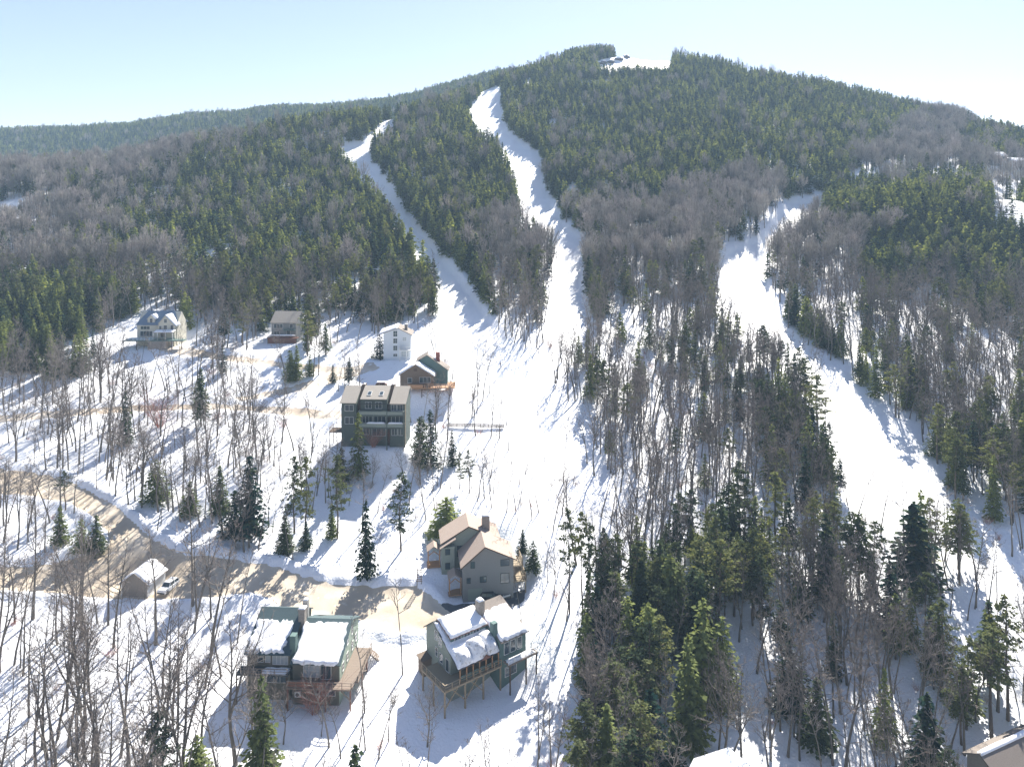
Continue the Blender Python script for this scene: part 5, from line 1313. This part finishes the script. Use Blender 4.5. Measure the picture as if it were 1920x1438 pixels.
# ------------------------------------------------------------------ two roofs cut by the bottom edge
def corner_roofs():
    X, Y = (1366 - 960) / F * 101, 101
    r = empty('metal_roof_house', (X, Y, cz(1400, 101) + CZ - 7.5), R(-32)); tag(r, 'house with pale ribbed metal roof cut off by the bottom edge', 'house'); keepout(r, -3, 14, -12, 3)
    part(r, 'wall', 'grey_siding', lambda g: gprism(g, [(-4.4, -5), (6.6, -5), (6.6, 4.2), (.0, 7.3), (-4.4, 4.2)], -11, -.5))
    part(r, 'roof', 'white_metal_roof', lambda g: (gslab(g, [(-5, -12, 3.9), (0, -12, 7.5), (0, 0, 7.5), (-5, 0, 3.9)], .2), gslab(g, [(.02, -12, 7.5), (7.4, -12, 4.2), (7.4, 0, 4.2), (.02, 0, 7.5)], .2)))
    X, Y = (1836 - 960) / F * 101, 101
    r = empty('brown_corner_house', (X, Y, cz(1411, 101) + CZ - 8), R(24)); tag(r, 'grey-brown roof with snow patches filling the lower right corner', 'house'); keepout(r, -2, 14, -9, 6, 2.6)
    part(r, 'wall', 'garage_siding', lambda g: gprism_x(g, [(-5.4, -5), (-5.4, 4.4), (0, 7.7), (2, 6.5), (2, -5)], .4, 13))
    ro = part(r, 'roof', 'brown_roof', lambda g: (gslab(g, [(0, -6.2, 3.9), (14, -6.2, 3.9), (14, 0, 7.9), (0, 0, 7.9)], .18), gslab(g, [(0, .02, 7.9), (14, .02, 7.9), (14, 2.6, 6.3), (0, 2.6, 6.3)], .18)))
    snow_on(ro, [(0, -.35, 7.75), (14, -.35, 7.75), (14, .5, 7.75), (0, .5, 7.75)], .3, 26, 4, .03, 5)
    for k, (a, c, e) in enumerate(((3.2, -3.2, 1.5), (5.0, -3.4, 1.2), (2.2, -4.6, 1.3), (8.0, -2.5, 2.0))):
        def P(x, y): return (x, y, 7.9 + y * 4.0 / 6.2)
        snow_on(ro, [P(a, c - .7), P(a + e, c - .7), P(a + e, c + .4), P(a, c + .4)], .18, 8, 6, .25, 20 + k)
corner_roofs()

# ------------------------------------------------------------------ far houses on the right shoulder and the hut at the summit
def small_house(name, label, px, py, w_, d_, h_, rr, wall, rot, cat='house', grp=None):
    x, y, z = at(px, py)
    r = empty(name, (x, y, z - .3), R(rot)); tag(r, label, cat, grp); KEEP_OUT.append((x, y, max(w_, d_) * .8)); KEEP_OUT.append((x - 2, y - 7, w_ * .6))
    part(r, 'wall', wall, lambda g: gprism_x(g, [(-d_ / 2, -3), (-d_ / 2, h_), (0, h_ + rr), (d_ / 2, h_), (d_ / 2, -3)], -w_ / 2, w_ / 2))
    k = .5
    q1 = [(-w_ / 2 - k, -d_ / 2 - k, h_ - .2), (w_ / 2 + k, -d_ / 2 - k, h_ - .2), (w_ / 2 + k, 0, h_ + rr + .2), (-w_ / 2 - k, 0, h_ + rr + .2)]
    q2 = [(-w_ / 2 - k, .02, h_ + rr + .2), (w_ / 2 + k, .02, h_ + rr + .2), (w_ / 2 + k, d_ / 2 + k, h_ - .2), (-w_ / 2 - k, d_ / 2 + k, h_ - .2)]
    ro = part(r, 'roof', 'brown_roof', lambda g: (gslab(g, q1, .2), gslab(g, q2, .2)))
    snow_on(ro, q1, .5, 8, 6, .05, 3); snow_on(ro, q2, .5, 8, 6, .05, 4)
    for i in range(3): window(r, 'F', -w_ / 2 + 1 + i * (w_ - 2) / 3, -w_ / 2 + 1 + i * (w_ - 2) / 3 + 1.6, h_ - 2.4, h_ - .9, -d_ / 2, 1, 1)
small_house('hillside_house', 'grey house with snowy roof on the right shoulder, left one of two', 1866, 308, 12, 9, 6, 3, 'grey_siding', 8)
small_house('hillside_house', 'pale house with snowy roof at the right edge of the shoulder', 1902, 322, 16, 10, 7, 3, 'white_siding', 20)
small_house('summit_lodge', 'low dark lodge with snow on its roof beside the summit clearing', 1196, 112, 18, 9, 4, 3.5, 'brown_siding', 10, 'lodge')
def rocks():
    rg = np.random.default_rng(8)
    labs = ['leftmost', 'second', 'third', 'fourth', 'fifth', 'last']
    for i, (px, py) in enumerate(((1118, 121), (1132, 119), (1146, 118), (1160, 113), (1175, 109), (1214, 110))):
        x, y, z = at(px, py); g = Geo()
        import bmesh
        bm = bmesh.new(); bmesh.ops.create_icosphere(bm, subdivisions=3, radius=1.0)
        V = np.array([v.co[:] for v in bm.verts]); Fc = [tuple(v.index for v in f.verts) for f in bm.faces]; bm.free()
        k = 1 + .35 * fbm(V[:, 0] * 2 + i * 7, V[:, 1] * 2 + V[:, 2] * 1.7, 3, 40 + i)
        V = V * k[:, None] * np.array([5.5, 3.5, 2.8]); cen = V[np.array([f[0] for f in Fc])]
        me = mesh_from('snowy_boulder', V, Fc, ['rock', 'snow'], [1 if c[2] > 1.0 else 0 for c in cen])
        o = link(bpy.data.objects.new('snowy_boulder', me)); o.location = (x, y, z + .3); o.rotation_euler = (0, 0, i)
        tag(o, 'snow-capped rock below the summit lodge, %s from the left' % labs[i], 'boulder', 'snow-capped rocks beside the summit clearing')
rocks()
# ------------------------------------------------------------------ vehicles
def car(px, py, rot, paint, label, kind='suv'):
    x, y, z = at(px, py)
    r = empty('parked_car', (x, y, z + .05), R(rot)); tag(r, label, 'car'); KEEP_OUT.append((x, y, 3.5)); KEEP_OUT.append((x, y - 5, 4)); KEEP_OUT.append((x - 1, y - 11, 3.5))
    # side outline (length along y, nose towards -y), swept across with narrowing at the roof
    low = [(-2.3, .35), (-2.32, .75), (-2.15, .95), (-1.1, 1.08), (2.2, 1.1), (2.3, .8), (2.28, .35)]
    def body(g):
        secs = [(-.93, .98), (-.88, 1.0), (.88, 1.0), (.93, .98)]
        n = len(low); V = []
        for sx, k in secs:
            for (a, b) in low: V.append((sx, a * k, b if abs(sx) < .9 else .35 + (b - .35) * .93))
        Fc = []
        for i in range(3):
            for j in range(n): Fc.append((i * n + j, i * n + (j + 1) % n, (i + 1) * n + (j + 1) % n, (i + 1) * n + j))
        Fc += [tuple(range(n - 1, -1, -1)), tuple(range(3 * n, 4 * n))]
        g.add(V, Fc)
    part(r, 'body', paint, body)
    rf = [(-.95, 1.05), (-.35, 1.66), (1.75, 1.68), (2.15, 1.08)]
    def cab(g):
        V = [(sx * (.84 if b < 1.3 else .68), a, b) for sx in (-1, 1) for a, b in rf]
        g.add(V, [(0, 1, 5, 4), (1, 2, 6, 5), (2, 3, 7, 6), (3, 2, 1, 0), (4, 5, 6, 7)])
    part(r, 'windows', 'glass', cab)
    part(r, 'roof', paint, lambda g: (gbox(g, -.7, .7, -.38, 1.78, 1.66, 1.72), gbeam(g, (-.72, -.35, 1.68), (-.85, -.95, 1.07), .09), gbeam(g, (.72, -.35, 1.68), (.85, -.95, 1.07), .09),
         gbeam(g, (-.72, 1.76, 1.68), (-.85, 2.15, 1.07), .12), gbeam(g, (.72, 1.76, 1.68), (.85, 2.15, 1.07), .12), gbeam(g, (-.73, .75, 1.68), (-.85, .75, 1.07), .09), gbeam(g, (.73, .75, 1.68), (.85, .75, 1.07), .09)))
    for sx in (-1, 1):
        for yy in (-1.45, 1.45):
            w_ = part(r, 'wheel', 'rubber', lambda g: g.tube([(sx * .98, yy, .36), (sx * .94, yy, .36), (sx * .76, yy, .36), (sx * .74, yy, .36)], [.27, .36, .36, .2], 16))
            link(bpy.data.objects.new('rim', (lambda g: (g.tube([(sx * .99, yy, .36), (sx * .975, yy, .36), (sx * .93, yy, .36)], [.02, .2, .22], 12), g.mesh('rim', ['metal']))[1])(Geo())), w_)
        part(r, 'headlight', 'white_trim', lambda g: gbox(g, sx * .75 - .15, sx * .75 + .15, -2.345, -2.2, .68, .84))
        part(r, 'tail_light', 'red_wood', lambda g: gbox(g, sx * .78 - .1, sx * .78 + .1, 2.24, 2.33, .72, 1.0))
    part(r, 'bumper', 'trim', lambda g: gbox(g, -.85, .85, -2.38, -2.28, .35, .58))
    return r
for q_ in (1130, 1155, 1180, 1205, 1230):
    x_, y_, z_ = at(316, q_); KEEP_OUT.append((x_, y_, 2.2))
car(316, 1106, -12, 'white_paint', 'white car parked nose to camera beside the brown gable garage')
car(921, 1126, 80, 'dark_paint', 'dark car parked crosswise before the tan roofed house')

# ------------------------------------------------------------------ small things
def guard_fence():
    pts = [at(881, 1146), at(905, 1138), at(930, 1131), at(957, 1123)]
    o = pts[0]; r = empty('guard_rail', o); tag(r, 'low white guard rail between the asphalt driveway and the teal porch house', 'fence')
    L = [(p[0] - o[0], p[1] - o[1], p[2] - o[2] + .1) for p in pts]
    part(r, 'rail', 'white_trim', lambda g: [gbeam(g, (a[0], a[1], a[2] + .75), (b[0], b[1], b[2] + .75), .12, w2=.28) for a, b in zip(L[:-1], L[1:])])
    for p in L: part(r, 'post', 'dark_wood', lambda g: gbeam(g, (p[0], p[1] + .12, p[2] - .8), (p[0], p[1] + .12, p[2] + .85), .16))
guard_fence()
def long_railing():
    a = at(842, 801); b = at(945, 803)
    r = empty('wooden_railing', a); tag(r, 'long weathered wooden railing on the slope below the brown gabled house', 'fence')
    d = (b[0] - a[0], b[1] - a[1], b[2] - a[2])
    def f(g):
        for k in (.35, .7, 1.05): gbeam(g, (0, 0, k), (d[0], d[1], d[2] + k), .12, w2=.2)
    part(r, 'rail', 'dark_wood', f)
    for i in range(8): part(r, 'post', 'dark_wood', lambda g: gbeam(g, (d[0] * i / 7, d[1] * i / 7 + .15, d[2] * i / 7 - .8), (d[0] * i / 7, d[1] * i / 7 + .15, d[2] * i / 7 + 1.2), .14))
long_railing()
def rack():
    x, y, z = at(786, 1096)
    r = empty('slatted_stand', (x, y, z)); tag(r, 'narrow slatted wooden stand at the lot edge left of the tan roofed house', 'wooden stand')
    for sx in (-.45, .45): part(r, 'upright', 'brown_siding', lambda g: gbeam(g, (sx, 0, -.5), (sx * .8, 0, 3.4), .12))
    for k in range(7): part(r, 'slat', 'deck_wood', lambda g: gbox(g, -.6, .6, -.09, -.065, .7 + k * .38, .85 + k * .38))
rack()
def woodpile():
    x, y, z = at(716, 722)
    r = empty('log_pile', (x, y, z)); tag(r, 'rust brown log pile half under snow behind the green multi-level house', 'log pile'); KEEP_OUT.append((x, y, 3))
    rg = random.Random(3)
    for row, n in ((0, 7), (1, 5)):
        for k in range(n):
            part(r, 'log', 'red_wood', lambda g: g.tube([(-1.7 + k * .55 + row * .3, -.9, .25 + row * .45), (-1.7 + k * .55 + row * .3 + rg.uniform(-.1, .1), .9, .25 + row * .45)], [.26, .24], 8))
    snow_on(r, [(-1.9, -.7, .9), (1.6, -.7, .9), (1.6, .9, .95), (-1.9, .9, .95)], .25, 10, 6, .15, 3)
woodpile()

# ------------------------------------------------------------------ skier at the foot of the trails
def skin_person(name, px, py, label, jacket, joints, edges, radii, face=0):
    x, y, z = at(px, py)
    me = bpy.data.meshes.new(name); me.from_pydata(joints, edges, [])
    o = link(bpy.data.objects.new(name, me)); o.location = (x, y, z + .08); o.rotation_euler = (0, 0, R(face))
    sk = o.modifiers.new('skin', 'SKIN'); sk.use_smooth_shade = True
    for v, rd in zip(me.skin_vertices[0].data, radii): v.radius = (rd, rd)
    me.skin_vertices[0].data[0].use_root = True
    sb = o.modifiers.new('sub', 'SUBSURF'); sb.levels = 1; sb.render_levels = 2
    me.materials.append(MATS[jacket])
    tag(o, label, 'person'); return o
J = [(0, 0, .92), (0, -.04, 1.2), (0, -.1, 1.45), (0, -.12, 1.56), (0, -.14, 1.68), (0, -.14, 1.80),
     (.2, -.1, 1.43), (.3, -.28, 1.2), (.32, -.5, 1.12), (-.2, -.1, 1.43), (-.3, -.28, 1.2), (-.32, -.5, 1.12),
     (.11, 0, .86), (.14, -.16, .48), (.13, 0, .08), (.13, -.16, .04), (-.11, 0, .86), (-.14, -.16, .48), (-.13, 0, .08), (-.13, -.16, .04)]
E = [(0, 1), (1, 2), (2, 3), (3, 4), (4, 5), (2, 6), (6, 7), (7, 8), (2, 9), (9, 10), (10, 11), (0, 12), (12, 13), (13, 14), (14, 15), (0, 16), (16, 17), (17, 18), (18, 19)]
RD = [.16, .15, .16, .065, .10, .09, .08, .06, .045, .08, .06, .045, .10, .075, .055, .05, .10, .075, .055, .05]
p = skin_person('person', 939, 690, 'skier in dark jacket crossing the trail run-out below the fork', 'navy_cloth', J, E, RD, -35)
part(p, 'helmet', 'red_cloth', lambda g: g.tube([(0, -.14, 1.66), (0, -.14, 1.76), (0, -.14, 1.86), (0, -.14, 1.92)], [.13, .145, .11, .02], 12))
r = empty('pair_of_skis', p.location, R(-35)); tag(r, 'pair of skis with poles under the skier on the run-out', 'skis')
for sx in (-.13, .13):
    part(r, 'ski', 'dark_paint', lambda g: (gbox(g, sx - .05, sx + .05, -.95, .8, -.03, 0), gbeam(g, (sx, -.95, -.015), (sx, -1.1, .07), .09, w2=.02)))
for sx in (-.34, .34):
    part(r, 'pole', 'metal', lambda g: g.tube([(sx, -.5, 1.15), (sx * 1.2, -.2, 0)], [.015, .012], 5))
build_ground()
grow()
brush()
# ------------------------------------------------------------------ the air
bm_v = [(x, y, z) for x in (-1500, 1500) for y in (-60, 1420) for z in (-12, 395)]
HF = [(0, 1, 3, 2), (4, 6, 7, 5), (0, 4, 5, 1), (2, 3, 7, 6), (0, 2, 6, 4), (1, 5, 7, 3)]
hm = bpy.data.materials.new('haze'); hm.use_nodes = True; t = hm.node_tree; t.nodes.clear()
pv = t.nodes.new('ShaderNodeVolumePrincipled'); pv.inputs['Density'].default_value = HAZE
pv.inputs['Color'].default_value = (.50, .74, 1.0, 1); pv.inputs['Anisotropy'].default_value = 0.0
oo = t.nodes.new('ShaderNodeOutputMaterial'); t.links.new(pv.outputs[0], oo.inputs['Volume'])
MATS['haze'] = hm
if HAZE > 0:
    o = link(bpy.data.objects.new('haze', mesh_from('haze', bm_v, HF, ['haze']))); tag(o, 'thin blue winter haze over the mountain', 'haze', kind='stuff')
